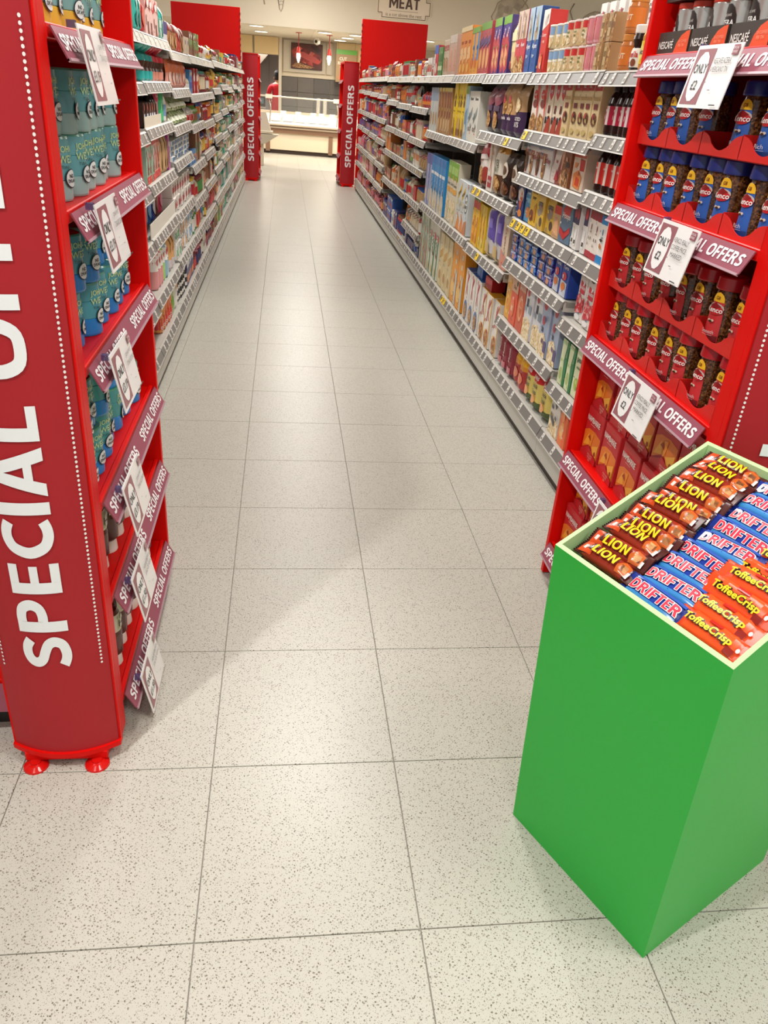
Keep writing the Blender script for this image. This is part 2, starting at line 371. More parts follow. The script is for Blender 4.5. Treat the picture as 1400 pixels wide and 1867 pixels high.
def P_bag(desc, w, h, d, bands, design=(), name='bag', cat='bag', lod=0, top=0.12, rough=0.3):
    D = bag_shape(w, h, d, top); nu, nv = (5, 5) if lod else (8, 10); mb = MB(); X = lambda i: (i / nu - 0.5) * (w - .006)
    for sg in (-1, 1):
        for j in range(nv):
            v = (j + 0.5) / nv; c = [b for b in bands if v <= b[0]][0][1]
            vs = [(X(i), d / 2 + sg * D(X(i), h * q / nv) + (0.003 * math.sin(i * 2.1 + q) if not lod else 0), h * q / nv) for q in (j, j + 1) for i in range(nu + 1)]
            fs = [(i, i + 1, nu + 2 + i, nu + 1 + i) for i in range(nu)]
            mb.add(vs, fs if sg < 0 else [f[::-1] for f in fs], mat(c, rough), True)
    surf = lambda x, z, l: (x, d / 2 - D(x, min(max(z, 0), h)) - 0.0035 - l, z)
    if lod: decals(mb, surf, w, h, design, True, rough); return proto(name, cat, desc, w, d, h, mb.mesh(name))
    pr = MB(); decals(pr, surf, w, h, design, True, rough)
    return proto(name, cat, desc, w, d, h, mb.mesh(name), [('front_print', pr.mesh('front_print'))] if design else [])
def rad_at(prof, z):
    for (r0, z0), (r1, z1) in zip(prof, prof[1:]):
        if z0 <= z <= z1 and z1 > z0: return r0 + (r1 - r0) * (z - z0) / (z1 - z0)
    return prof[-1][0]
def P_round(desc, prof, body, lid=None, label=None, name='bottle', cat='bottle', n=14, design=(), lw=None, bands=None, lod=0, rough=0.2, body_mat=None, lid_rough=0.35, extra=None):
    """lathe body; lid: (profile, colour); label: (z0, z1, colour, half angle)"""
    R0 = max(r for r, z in prof); mb = MB(); cy = R0
    mb.lathe(prof, body_mat or mat(body, rough), n if not lod else 8, 0, cy, bands)
    parts = []; h = max(z for r, z in prof)
    def surf(x, z, l):
        r = rad_at(prof, z) + 0.0008 + l; a = x / R0
        return (r * math.sin(a), cy - r * math.cos(a), z)
    tgt = mb if lod else None
    if lid:
        t = tgt or MB(); t.lathe(lid[0], mat(lid[1], lid_rough), n if not lod else 8, 0, cy)
        if not lod: parts.append(('lid', t.mesh('lid')))
        h = max(h, max(z for r, z in lid[0]))
    if label:
        z0, z1, c, ha = label; t = tgt or MB(); ns = 12 if ha > 1.6 else 8; nz = 1 if lod else 4
        vs = [surf(R0 * (-ha + 2 * ha * i / ns), z0 + (z1 - z0) * j / nz, 0) for j in range(nz + 1) for i in range(ns + 1)]
        t.add(vs, [(j * (ns + 1) + i, j * (ns + 1) + i + 1, (j + 1) * (ns + 1) + i + 1, (j + 1) * (ns + 1) + i) for j in range(nz) for i in range(ns)], mat(c, 0.4), True)
        if design: decals(t, lambda x, z, l: surf(x, z0 + z, l), lw or R0 * 1.7, z1 - z0, design, True)
        if not lod: parts.append(('paper_label', t.mesh('paper_label')))
    elif design:
        t = tgt or MB(); decals(t, surf, lw or R0 * 1.7, max(z for r, z in prof), design, True)
        if not lod: parts.append(('label_print', t.mesh('label_print')))
    return proto(name, cat, desc, 2 * R0 + 0.003, 2 * R0, h, mb.mesh(name), parts)
def bottle_prof(r, h, neck=0.35, shoulder=0.62):
    return [(r * .9, 0), (r, .008), (r, h * shoulder), (r * .8, h * (shoulder + .12)), (r * neck, h * (shoulder + .24)), (r * neck, h * .93)]
def cap_prof(r, z0, z1): return [(r, z0), (r, z1 - .003), (r * .85, z1)]

def place(p, loc, rz, label, group=None, tilt=None):
    o = link(p['name'], p['root'], None, loc, (tilt or 0, 0, rz)); tag(o, label, p['cat'], group)
    for nm, me in p['parts']: link(nm, me, o)
    return o
_labels = set()
def uniq(l):
    if l not in _labels: _labels.add(l); return l
    return None

# ------------------------------------------------------------------ structure: floor
TS = 0.46
fl = MB(); fl.box(-9, -5, -0.06, 10, 27, -0.004, mat('98938a', 0.7)); floor = fl.build('floor'); tag(floor, kind='structure')
t = MB(); t.bbox(0.0013, 0.0013, -0.012, TS - 0.0013, TS - 0.0013, 0.0, FLOOR, 0.0006); tile_me = t.mesh('tile')
far = MB()
for j in range(-6, 57):
    y = j * TS
    for i in range(-18, 20):
        x = i * TS
        near = (j < 3 and -3 <= i <= 5) or (j < 18 and -2 <= i <= 3)
        if near: link('tile', tile_me, floor, (x, y, 0))
        elif (-6 < i < 8 and j < 40) or j >= 28 or j < 4:
            far.quad((x + .0013, y + .0013, 0), (x + TS - .0013, y + .0013, 0), (x + TS - .0013, y + TS - .0013, 0), (x + .0013, y + TS - .0013, 0), FLOOR)
tag(far.build('far_tiles', floor), kind='stuff')

# ------------------------------------------------------------------ far wall, soffit, meat department
CREAM = wall_mat('e6dcc4', 'cream_plaster', 0.65, 0.02, 2)
w = MB(); w.box(-7, 18.5, 2.59, 10, 18.7, 4.2, CREAM); wall_front = tag(w.build('wall_front'), kind='structure')
w = MB(); w.box(-7, 18.7, 2.62, 10, 23.6, 2.72, wall_mat('e6dcc8', 'soffit_paint', 0.6, 0.02)); soff = tag(w.build('ceiling_low'), kind='structure')
for k in range(5):
    pm = MB(); pm.box(-3 + k * 1.9, 18.75, 2.612, -3 + k * 1.9 + 1.885, 23.5, 2.62, wall_mat('eadfca', 'soffit_panel', .6, .01)); pm.build('panel', soff)
w = MB(); w.box(-7, 23.5, 0, -2.4, 23.7, 2.62, mat('d9cdb6')); w.box(-2.4, 23.5, 2.2, -.02, 23.7, 2.62, mat('d9cdb6')); tag(w.build('wall_back_left'), kind='structure')
w = MB(); w.box(-.02, 23.5, 0, 10, 23.7, 2.62, wall_mat('d9cdb6', 'back_plaster', 0.6, 0.03)); wb = tag(w.build('wall_back'), kind='structure')
w = MB(); w.box(-7, -5, 4.2, 10, 18.7, 4.3, wall_mat('e8e0d0', 'ceiling_paint', 0.8, .02)); tag(w.build('ceiling'), kind='structure')
# upper panels and lower grey tiles of the back wall
GT = [wall_mat(c, 'grey_wall_tile', .35, .06, 6) for c in ('6c6864', '74706b', '656260')]
k = 0
for j in range(5):
    for i in range(9):
        x0 = 0.06 + i * 0.44; z0 = 1.72 - (j + 1) * 0.36
        if z0 < -0.1: continue
        mb = MB(); mb.bbox(x0, 23.47, max(z0, 0), x0 + .434, 23.5, z0 + .354, GT[(i * 7 + j * 3) % 3], .004); mb.build('wall_tile', wb)
mb = MB(); mb.box(0.06, 23.44, 1.725, 4.1, 23.5, 1.79, mat('e8dcc4')); mb.build('ledge', wb)
mb = MB()
for x0, x1 in ((0.10, 1.24), (1.27, 1.42)): mb.bbox(x0, 23.46, 1.83, x1, 23.5, 2.58, mat('d8cfbb'), .005)
mb.build('upper_panel', wb)
mb = MB(); mb.box(-0.02, 23.3, 0, 0.06, 23.5, 2.62, mat('e6dcc8')); mb.build('corner_post', wb)
# wooden fascia and the doorway to the preparation room
WOOD = wall_mat('f0d49c', 'light_wood', 0.6, 0.08, 1.5)
for x0, x1 in ((-1.6, -0.71), (-0.66, -0.03)):
    mb = MB(); mb.bbox(x0, 23.2, 2.2, x1, 23.26, 2.6, WOOD, .006); tag(mb.build('wood_panel'), 'light wooden fascia panel above the preparation room, ' + ('wider one further from the meat picture' if x0 < -1 else 'one next to the corner post'), 'panel')
mb = MB(); mb.bbox(1.52, 23.1, 2.0, 2.5, 23.16, 2.6, WOOD, .006); tag(mb.build('wood_panel'), 'light wooden panel above the green topped sign', 'panel')
mb = MB(); mb.box(-3.4, 26.0, 0, 1.2, 26.1, 2.7, wall_mat('8d8682', 'steel_lining', .4, .05)); tag(mb.build('wall_lining'), kind='structure')
mb = MB(); mb.box(-0.33, 25.99, .9, -.32, 26.0, 2.6, mat('6a6562')); mb.build('seam', bpy.data.objects['wall_lining'])
w = MB(); w.box(-3.4, 23.7, 2.62, 1.2, 26.1, 2.72, mat('cfc8bc')); tag(w.build('ceiling_prep'), kind='structure')
d = bpy.data.lights.new('prep_light', 'AREA'); d.size = .5; d.energy = 80; d.color = (1, .95, .88); lo = bpy.data.objects.new('prep_light', d); COL.objects.link(lo); lo.location = (-.6, 24.6, 2.55)
# extractor hood
mb = MB(); mb.add([(-1.4, 24.9, 2.55), (-.05, 24.9, 2.55), (-.05, 25.98, 2.55), (-1.4, 25.98, 2.55), (-1.2, 25.1, 2.0), (-.55, 25.1, 2.0), (-.55, 25.98, 2.0), (-1.2, 25.98, 2.0)],
    [(0, 1, 2, 3), (4, 7, 6, 5), (0, 4, 5, 1), (1, 5, 6, 2), (2, 6, 7, 3), (3, 7, 4, 0)], mat('a89e92', .3, .6)); tag(mb.build('extractor_hood'), 'grey steel extractor hood in the preparation room', 'hood')
# meat picture and the green topped sign, both flat
mb = MB(); mb.bbox(.31, 23.40, 1.92, 1.15, 23.455, 2.52, mat('3a201a'), .004); pic = mb.build('meat_picture'); tag(pic, 'large photo print of raw red meat on the back wall', 'picture')
mb = MB(); decals(mb, lambda x, z, l: (.73 + x, 23.398 - l, 1.93 + z), .82, .57, [('r', 0, 0, 1, 1, '5a2c22'), ('p', [(0, .72), (.12, .85), (.3, .9), (.5, .8), (.7, .7), (.93, .58), (1, .38), (.92, .18), (.7, .12), (.45, .22), (.2, .34), (.05, .5)], 'tex:meat'), ('p', [(.08, .66), (.3, .74), (.55, .6), (.8, .5), (.95, .36), (.82, .24), (.6, .32), (.35, .46)], 'c2504a'),
    ('p', [(.1, .78), (.35, .84), (.5, .72), (.3, .68)], 'tex:meat'), ('e', .86, .32, .09, .09, 'd4483e'), ('p', [(0, .06), (.18, .28), (.45, .16), (.75, .08), (.6, .02), (.1, .02)], 'tex:nuts'), ('p', [(.6, .95), (.8, .98), (.98, .8), (.85, .68)], '3a2016')]); mb.build('picture_print', pic)
mb = MB(); mb.bbox(1.5, 23.0, 1.68, 2.05, 23.03, 2.44, mat('b0906a'), .004); cs = mb.build('counter_sign'); tag(cs, 'tan hanging sign with a green top and white words', 'sign')
mb = MB(); decals(mb, lambda x, z, l: (1.775 + x, 22.998 - l, 1.68 + z), .55, .76, [('r', 0, .86, 1, 1, '6cb84a'), ('t', 'CUT', .34, .72, .1, 'f6f0e0', 0, .5, .03), ('t', 'RIGHT', .36, .585, .1, 'f6f0e0', 0, .6, .03), ('t', 'for you', .34, .46, .07, 'e8d8b8'), ('e', .5, .14, .4, .12, 'c88a60')]); mb.build('sign_print', cs)
for x in (1.55, 2.0):
    mb = MB(); mb.tube([(x, 23.015, 2.43), (x, 23.015, 2.62)], .004, mat('8a8078'), 4); mb.build('hanging_wire', cs)
# MEAT wall sign
mb = MB(); o = (2.65, 18.5, 0); cx, cz, sw, sh = 2.65, 3.13, 1.16, .44; c = .09
pts = [(-sw / 2 + c, -sh / 2), (sw / 2 - c, -sh / 2), (sw / 2 - c, -sh / 2 + c), (sw / 2, -sh / 2 + c), (sw / 2, sh / 2 - c), (sw / 2 - c, sh / 2 - c), (sw / 2 - c, sh / 2), (-sw / 2 + c, sh / 2), (-sw / 2 + c, sh / 2 - c), (-sw / 2, sh / 2 - c), (-sw / 2, -sh / 2 + c), (-sw / 2 + c, -sh / 2 + c)]
n = len(pts); vs = [(cx + a, 18.47, cz + b) for a, b in pts] + [(cx + a, 18.5, cz + b) for a, b in pts]
mb.add(vs, [tuple(range(n))] + [(i, n + i, n + (i + 1) % n, (i + 1) % n) for i in range(n)], mat('f4e6cc')); ms = mb.build('meat_sign'); tag(ms, 'cream wall sign with notched corners reading MEAT', 'sign')
mb = MB(); sf = lambda x, z, l: (cx + x, 18.468 - l, cz + z)
vs, fs, _w = block_geo('MEAT'); mb.add([(cx + x * .2, 18.466, cz + .075 + y * .2) for x, y in vs], fs, mat('5a4238')); mb.text('is a cut above the rest', (cx, 18.466, cz - .14), (1, 0, 0), (0, 0, 1), .06, mat('8a7868'), 0)
q = [(a * .955, b * .9) for a, b in pts]
for i in range(n):
    a, b = q[i], q[(i + 1) % n]; mb.tube([(cx + a[0], 18.468, cz + a[1]), (cx + b[0], 18.468, cz + b[1])], .006, mat('6a5a50'), 4)
mb.tube([(cx - .3, 18.468, cz - .07), (cx + .3, 18.468, cz - .07)], .003, mat('a89888'), 4)
mb.build('lettering', ms)
# drawn vegetables on the wall (flat print)
def veg(cxx, cz, r, tail, m, name, label, many=()):
    mb = MB(); n = 18
    for (dx, dz, rr) in ((0, 0, r),) + tuple(many):
        mb.add([(cxx + dx, 18.494, cz + dz)] + [(cxx + dx + rr * math.cos(2 * math.pi * i / n) * (1 + .06 * math.sin(3 * i)), 18.494, cz + dz + rr * .95 * math.sin(2 * math.pi * i / n)) for i in range(n)], [(0, 1 + i, 1 + (i + 1) % n) for i in range(n)], m)
        mb.tube([(cxx + dx + rr * math.cos(2 * math.pi * i / n) * (1 + .06 * math.sin(3 * i)), 18.493, cz + dz + rr * .95 * math.sin(2 * math.pi * i / n)) for i in range(n + 1)], .008, mat('b4a48e'), 4)
        for q in range(0):
            a = random.uniform(-1, 1); mb.tube([(cxx + dx + rr * .75 * a, 18.492, cz + dz - rr * .5), (cxx + dx + rr * .6 * a + .04, 18.492, cz + dz), (cxx + dx + rr * .5 * a, 18.492, cz + dz + rr * .55)], .004, mat('b4a48e'), 4)
    mb.tube([(cxx + x, 18.492, cz + z) for x, z in tail], .012, mat('b4a48e'), 4)
    mb.build(name, wall_front)
PM = mat('tex:mural', .7); PL = mat('eadcc2', .7)
veg(-.30, 3.16, .11, [(0, -.1), (.02, -.2)], PL, 'root_drawing', '', ((.42, .08, .15), (.8, .12, .08)))
mb = MB(); L_ = [(-.11, 3.2), (-.12, 3.05), (-.09, 2.9), (-.06, 2.86), (-.03, 2.92), (.0, 3.08), (.0, 3.2)]
mb.tube([(x + .12, 18.493, z) for x, z in L_], .009, mat('b4a48e'), 4)
for q in range(4): mb.tube([(.02 + .01 * q, 18.492, 2.97 + .06 * q), (.07, 18.492, 2.99 + .06 * q), (.11, 18.492, 2.96 + .06 * q)], .004, mat('b4a48e'), 4)
mb.build('carrot_drawing', wall_front)
veg(5.0, 3.12, .42, [(.2, .2), (.35, .45)], PM, 'turnip_drawing', 'pale grey round vegetable drawing on the wall above the cereal cartons')
veg(6.9, 3.05, .36, [(-.5, .1), (-.62, .3), (-.55, .45)], PM, 'tomato_drawing', 'large grey mottled vegetable drawing on the wall near the coffee tower', ((.7, .1, .55), (1.3, -.15, .4)))
# pendants, downlights, camera
BULB = mat('fff0d0', .3, 0, .5, 0, 9.0)
for x, nm in ((.466, 'in front of the meat picture'), (1.19, 'beside the green topped sign')):
    p = bpy.data.objects.new('pendant_lamp', None); COL.objects.link(p); p.location = (x, 20.5, 2.13); tag(p, 'small red pendant lamp with a bright bulb ' + nm, 'lamp', 'pendant lamps over the meat counter')
    mb = MB(); mb.lathe([(.075, .47), (.07, .485), (.02, .492)], mat('c01818', .3), 12); mb.build('ceiling_rose', p)
    mb = MB(); mb.tube([(0, 0, .17), (0, 0, .48)], .008, mat('b01818')); mb.build('cord', p)
    mb = MB(); mb.lathe([(.05, .06), (.042, .12), (.03, .19), (.012, .2)], mat('c81c1c', .3), 12); mb.build('shade', p)
    mb = MB(); mb.lathe([(.012, -.13), (.035, -.06), (.05, .0), (.04, .06)], BULB, 12); mb.build('bulb', p)
for k, (x, y, nm) in enumerate([(-.47, 19.0, 'near the front edge above the far drinks tower'), (-.42, 21.0, 'second one above the wooden panel'), (1.02, 19.3, 'single one between the two red pendants'), (1.72, 19.3, 'front one of the row over the green topped sign'), (1.62, 20.6, 'middle one of the row over the green topped sign'), (1.52, 21.9, 'back one of the row over the green topped sign'), (3.3, 19.0, 'one beyond the red board on the cereal side')]):
    p = bpy.data.objects.new('recessed_downlight', None); COL.objects.link(p); p.location = (x, y, 2.612); tag(p, 'round recessed downlight, ' + nm, 'light', 'recessed downlights')
    mb = MB(); mb.lathe([(.15, -.03), (.16, -.015), (.16, 0)], mat('e8e4da', .3), 18, cap=False); mb.build('rim', p)
    mb = MB(); mb.lathe([(.145, -.028), (.145, -.02)], mat('fff4e0', .3, 0, .5, 0, 6.0), 18); mb.build('diffuser', p)
    d = bpy.data.lights.new('downlight', 'AREA'); d.shape = 'DISK'; d.size = .28; d.energy = 30; d.color = (1, .9, .75); lo = bpy.data.objects.new('downlight', d); COL.objects.link(lo); lo.parent = p; lo.location = (0, 0, -.04)
p = bpy.data.objects.new('security_camera', None); COL.objects.link(p); p.location = (.95, 22.0, 2.5); tag(p, 'small white dome security camera under the low ceiling', 'camera')
mb = MB(); mb.lathe([(.02, -.05), (.07, -.02), (.08, .04), (.06, .112)], mat('efe8da'), 14); mb.build('housing', p)
mb = MB(); mb.lathe([(.01, -.012), (.035, 0), (.035, .02)], mat('181414', .1), 10); lens = mb.build('lens', p, (-.03, -.07, .02), (R(70), 0, 0))
# meat counter, turned slightly
mc = bpy.data.objects.new('meat_counter', None); COL.objects.link(mc); mc.location = (.54, 20.3, 0); mc.rotation_euler = (0, 0, R(-7)); tag(mc, 'long glass fronted meat counter with a beige front and brown frame', 'counter')
BROWN = wall_mat('8b6a52', 'brown_frame', .4, .04)
mb = MB(); mb.box(-2.6, .12, 0, 2.6, 1.1, .09, mat('4a3a30')); mb.build('plinth', mc)
for x0, x1 in ((-1.75, -.76), (-.75, .70), (.79, 1.8)):
    mb = MB(); mb.bbox(x0, .05, .09, x1, .09, .47, mat('e6d6ba', .4), .004); mb.build('front_panel', mc)
mb = MB(); mb.box(-2.6, 0.0, .47, 2.6, .12, .57, BROWN); mb.build('frame_beam', mc)
for x in (-.80, .745): 
    mb = MB(); mb.box(x - .05, .02, .05, x + .05, .1, .47, BROWN); mb.build('leg', mc)
mb = MB(); mb.box(-2.6, -.04, .57, 2.6, .2, .60, mat('c8b8a0', .25, .5)); mb.box(-2.6, 0, .63, 2.6, .22, .66, mat('d8c8ae', .25, .3)); mb.box(-2.6, .04, .60, 2.6, .2, .63, mat('8a7a68')); mb.build('front_rail', mc)
mb = MB(); mb.add([(-2.6, .22, .66), (2.6, .22, .66), (2.6, .95, .86), (-2.6, .95, .86), (-2.6, .22, .58), (2.6, .22, .58), (2.6, .95, .58), (-2.6, .95, .58)], [(0, 1, 2, 3), (4, 7, 6, 5), (0, 4, 5, 1), (2, 6, 7, 3), (1, 5, 6, 2), (0, 3, 7, 4)], mat('f4f2ec', .3)); mb.build('display_deck', mc)
mb = MB(); mb.box(-2.6, .95, .58, 2.6, 1.15, .92, mat('c8b8a0', .4)); mb.build('rear_worktop', mc)
mb = MB(); mb.add([(-2.6, .1, .66), (2.6, .1, .66), (2.6, .2, 1.24), (-2.6, .2, 1.24)], [(0, 1, 2, 3)], glass_mat('counter_glass', 'f0f4f0', .07)); mb.build('glass_pane', mc)
mb = MB(); mb.tube([(-2.6, .2, 1.25), (2.6, .2, 1.25)], .02, mat('f0e8da', .25, .3)); mb.build('top_rail', mc)
for x in (-.80, .85):
    mb = MB(); mb.box(x - .08, .16, 1.2, x + .08, .25, 1.29, mat('efe6d6', .3)); mb.build('clamp', mc)
    mb = MB(); mb.tube([(x, .2, 1.2), (x + .04, .24, 1.0), (x + .02, .2, .68)], .016, mat('b8a898', .3, .4)); mb.build('post', mc)
mcr = mc.matrix_world
def on_counter(x, y, z): a = R(-7); return (.54 + x * math.cos(a) - y * math.sin(a), 20.3 + x * math.sin(a) + y * math.cos(a), z)
for k, x in enumerate((-.66, -.36, -.06, .24, .54)):
    mb = MB(); mb.box(-.13, -.2, 0, .13, .2, .05, mat('fbf9f4', .35)); mb.box(-.11, -.17, .05, .11, .17, .056, mat('e8e0d8')); 
    tag(mb.build('meat_tray', None, on_counter(x, .56, .772), (R(15.3), 0, R(-7))), f'white meat tray on the counter deck, {ORD[k]} of five from the scale stand', 'tray', 'trays on the meat counter')
for k, (x, y) in enumerate(((-.52, .78), (-.15, .8), (.24, .72), (.45, .7), (.72, .7))):
    mb = MB(); mb.box(-.07, -.004, 0, .07, .004, .1, mat('fcfaf4', .4)); mb.box(-.05, -.005, .02, .05, -.004, .03, mat('b0a8a0')); tag(mb.build('price_ticket', None, on_counter(x, y, .84), (R(-10), 0, R(-7))), f'white price ticket standing on the meat counter, {ORD[k]} of five from the scale stand', 'price ticket', 'tickets on the meat counter')
for k, x in enumerate((.33, .5)):
    mb = MB(); mb.lathe([(.05, 0), (.05, .34), (.045, .345)], mat('e0dccf', .25, .6), 12); mb.lathe([(.052, .30), (.052, .31)], mat('b0a898', .3), 12); tag(mb.build('paper_roll', None, on_counter(x, 1.05, .925)), f'tall pale wrapping roll standing behind the meat counter, {ORD[k]} of two', 'roll', 'rolls behind the meat counter')
# scale stand in the walkway
st = bpy.data.objects.new('scale_stand', None); COL.objects.link(st); st.location = (-.34, 17.0, 0); tag(st, 'pale grey self service scale stand in front of the meat counter', 'stand')
G2 = mat('b9b39c', .4)
mb = MB(); mb.bbox(-.12, -.1, 0, .07, .1, .45, mat('d6cbb2'), .01); mb.build('post', st)
mb = MB(); mb.add([(-.25, -.2, .42), (.1, -.2, .42), (.38, -.2, .6), (-.25, -.2, .6), (-.25, .2, .42), (.1, .2, .42), (.38, .2, .6), (-.25, .2, .6)], [(0, 1, 2, 3), (4, 7, 6, 5), (0, 4, 5, 1), (1, 5, 6, 2), (2, 6, 7, 3), (3, 7, 4, 0)], G2); mb.build('tray', st)
mb = MB(); mb.bbox(-.25, -.15, .62, .26, .15, .66, mat('cfc8b2'), .008); mb.add([(-.2, -.1, .66), (.22, -.1, .66), (.12, -.1, 1.0), (-.2, -.1, 1.0), (-.2, .1, .66), (.22, .1, .66), (.12, .1, 1.0), (-.2, .1, 1.0)], [(0, 1, 2, 3), (4, 7, 6, 5), (0, 4, 5, 1), (1, 5, 6, 2), (2, 6, 7, 3), (3, 7, 4, 0)], mat('d2cab6')); mb.build('scale_body', st)
mb = MB(); mb.box(-.2, -.115, .68, -.08, -.1, .86, mat('2a241e')); mb.build('screen', st)
mb = MB(); mb.lathe([(.02, 0), (.02, .02)], mat('1a1614'), 10); mb.build('knob', st, (.0, -.1, .36), (R(90), 0, 0))
# assistant behind the counter: one continuous skinned figure seen from behind
def person():
    root = bpy.data.objects.new('person', None); COL.objects.link(root); root.location = (-.05, 24.4, 0); root.rotation_euler = (0, 0, R(8))
    tag(root, 'person in a red top and dark cap turned away behind the meat counter', 'person')
    V = [((0, 0, .98), .15, .12), ((0, .0, 1.15), .16, .12), ((0, .02, 1.34), .19, .13), ((0, .03, 1.47), .14, .1), ((0, .05, 1.55), .06, .06), ((0, .06, 1.63), .085, .095), ((0, .05, 1.73), .088, .1), ((0, .05, 1.79), .05, .06),
         ((-.21, .02, 1.43), .08, .08), ((-.27, .08, 1.18), .055, .055), ((-.18, .32, 1.06), .042, .042), ((-.12, .4, 1.04), .04, .025),
         ((.21, .02, 1.43), .08, .08), ((.27, .08, 1.18), .055, .055), ((.18, .32, 1.06), .042, .042), ((.12, .4, 1.04), .04, .025),
         ((-.1, 0, .9), .1, .1), ((-.11, .02, .5), .07, .07), ((-.11, -.02, .1), .05, .05), ((-.11, .1, .04), .045, .035), ((.1, 0, .9), .1, .1), ((.11, .02, .5), .07, .07), ((.11, -.02, .1), .05, .05), ((.11, .1, .04), .045, .035)]
    E = [(0, 1), (1, 2), (2, 3), (3, 4), (4, 5), (5, 6), (6, 7), (3, 8), (8, 9), (9, 10), (10, 11), (3, 12), (12, 13), (13, 14), (14, 15), (0, 16), (16, 17), (17, 18), (18, 19), (0, 20), (20, 21), (21, 22), (22, 23)]
    me = bpy.data.meshes.new('body'); me.from_pydata([v[0] for v in V], E, []); o = link('body', me, root)
    sk = o.modifiers.new('skin', 'SKIN'); sk.use_smooth_shade = True
    for i, v in enumerate(V): me.skin_vertices[0].data[i].radius = (v[1], v[2])
    me.skin_vertices[0].data[0].use_root = True
    o.modifiers.new('sub', 'SUBSURF').levels = 1; o.modifiers['sub'].render_levels = 1
    dg = bpy.context.evaluated_depsgraph_get(); bm = bpy.data.meshes.new_from_object(o.evaluated_get(dg)); bm.name = 'body'
    o.modifiers.clear(); o.data = bm; bm.materials.clear()
    for c in ('d2a088', 'd8202e', '282428'): bm.materials.append(mat(c, .7))
    for p in bm.polygons:
        z = p.center.z; x = abs(p.center.x)
        hand = p.center.y > .25 and .9 < z < 1.2
        p.material_index = 2 if z < .84 else (0 if z > 1.52 or hand else 1); p.use_smooth = True
    # fingers, short tapered chains rooted in the palms
    mb = MB()
    for sg in (-1, 1):
        for k in range(4): mb.tube([(sg * (.12 - .0), .42, 1.04 - .014 * k + .02), (sg * (.10), .47 - .005 * abs(k - 1), 1.03 - .014 * k + .02), (sg * .085, .49 - .005 * abs(k - 1), 1.01 - .014 * k + .02)], .008, mat('d2a088', .7), 5)
        mb.tube([(sg * .12, .40, 1.07), (sg * .1, .43, 1.085), (sg * .09, .45, 1.08)], .009, mat('d2a088', .7), 5)
    mb.build('fingers', root)
    mb = MB(); mb.lathe([(.098, 1.70), (.104, 1.74), (.1, 1.80), (.06, 1.85), (.01, 1.86)], mat('1c1a1e', .8), 14, 0, .05); mb.build('cap', root)
    mb = MB(); mb.lathe([(.085, 1.61), (.097, 1.66), (.098, 1.705)], mat('2a1c16', .8), 14, 0, .04, cap=False); mb.build('hair', root)
    mb = MB(); mb.lathe([(.012, 0), (.012, .02)], mat('d2a088', .7), 8); 
    for sg in (-1, 1): mb.v += []
    mb.build('ear', root, (-.09, .06, 1.66), (0, R(-90), 0)); e2 = link('ear', bpy.data.objects[mb and 'ear'].data, root, (.09, .06, 1.66), (0, R(90), 0))
person()
# steel bench behind the counter at the preparation room
mb = MB(); mb.box(-2.3, 24.7, .86, -.4, 25.4, .9, mat('c8c0b4', .3, .5)); bench = mb.build('steel_bench'); tag(bench, 'steel work bench in the preparation room behind the counter', 'bench')
for x in (-2.2, -.5):
    for y in (24.8, 25.3): mb = MB(); mb.tube([(x, y, 0), (x, y, .86)], .02, mat('a8a098', .3, .5)); mb.build('leg', bench)
mb = MB(); mb.box(-2.2, 24.8, .3, -.5, 25.3, .32, mat('98908a', .3, .5)); mb.build('lower_shelf', bench)
mb = MB(); mb.bbox(-.62, 24.9, .9, -.42, 25.2, 1.2, mat('302c2c', .4), .01); mb.box(-.58, 24.89, .98, -.46, 24.9, 1.12, mat('48686c')); tag(mb.build('scale'), 'dark weighing machine on the steel bench', 'machine')
# ------------------------------------------------------------------ gondola shelving
Y0, BW = 1.30, 1.02
def bay_y(k): return Y0 + BW * k
FRONT = {'R': 1.36, 'L': -0.49}; ROT = {'R': R(-90), 'L': R(90)}; SIDE = {'R': 'cereal', 'L': 'drinks'}
def bay_root_loc(side, k): return (FRONT[side], bay_y(k + 1) if side == 'R' else bay_y(k), 0)
tk = MB(); tk.box(-.012, -.0028, -.019, .012, 0, .019, mat('e6e3dc', .4)); tk.box(-.008, -.0032, -.013, .008, -.0028, -.002, mat('8a867e')); tk.box(-.008, -.0032, .004, .003, -.0028, .013, mat('b4b0a8'))
TICKET = tk.mesh('price_ticket')
tk = MB(); tk.box(-.03, -.0028, -.020, .03, 0, .020, mat('f4cf2c', .4)); tk.box(-.022, -.0032, -.002, .002, -.0028, .013, mat('5a4a18')); tk.box(-.022, -.0032, -.014, -.008, -.0028, -.007, mat('5a4a18')); TICKY = tk.mesh('yellow_ticket')
_sh = {}
PAPER = wall_mat('c2bbae', 'paper_strip', .5, .03, 9)
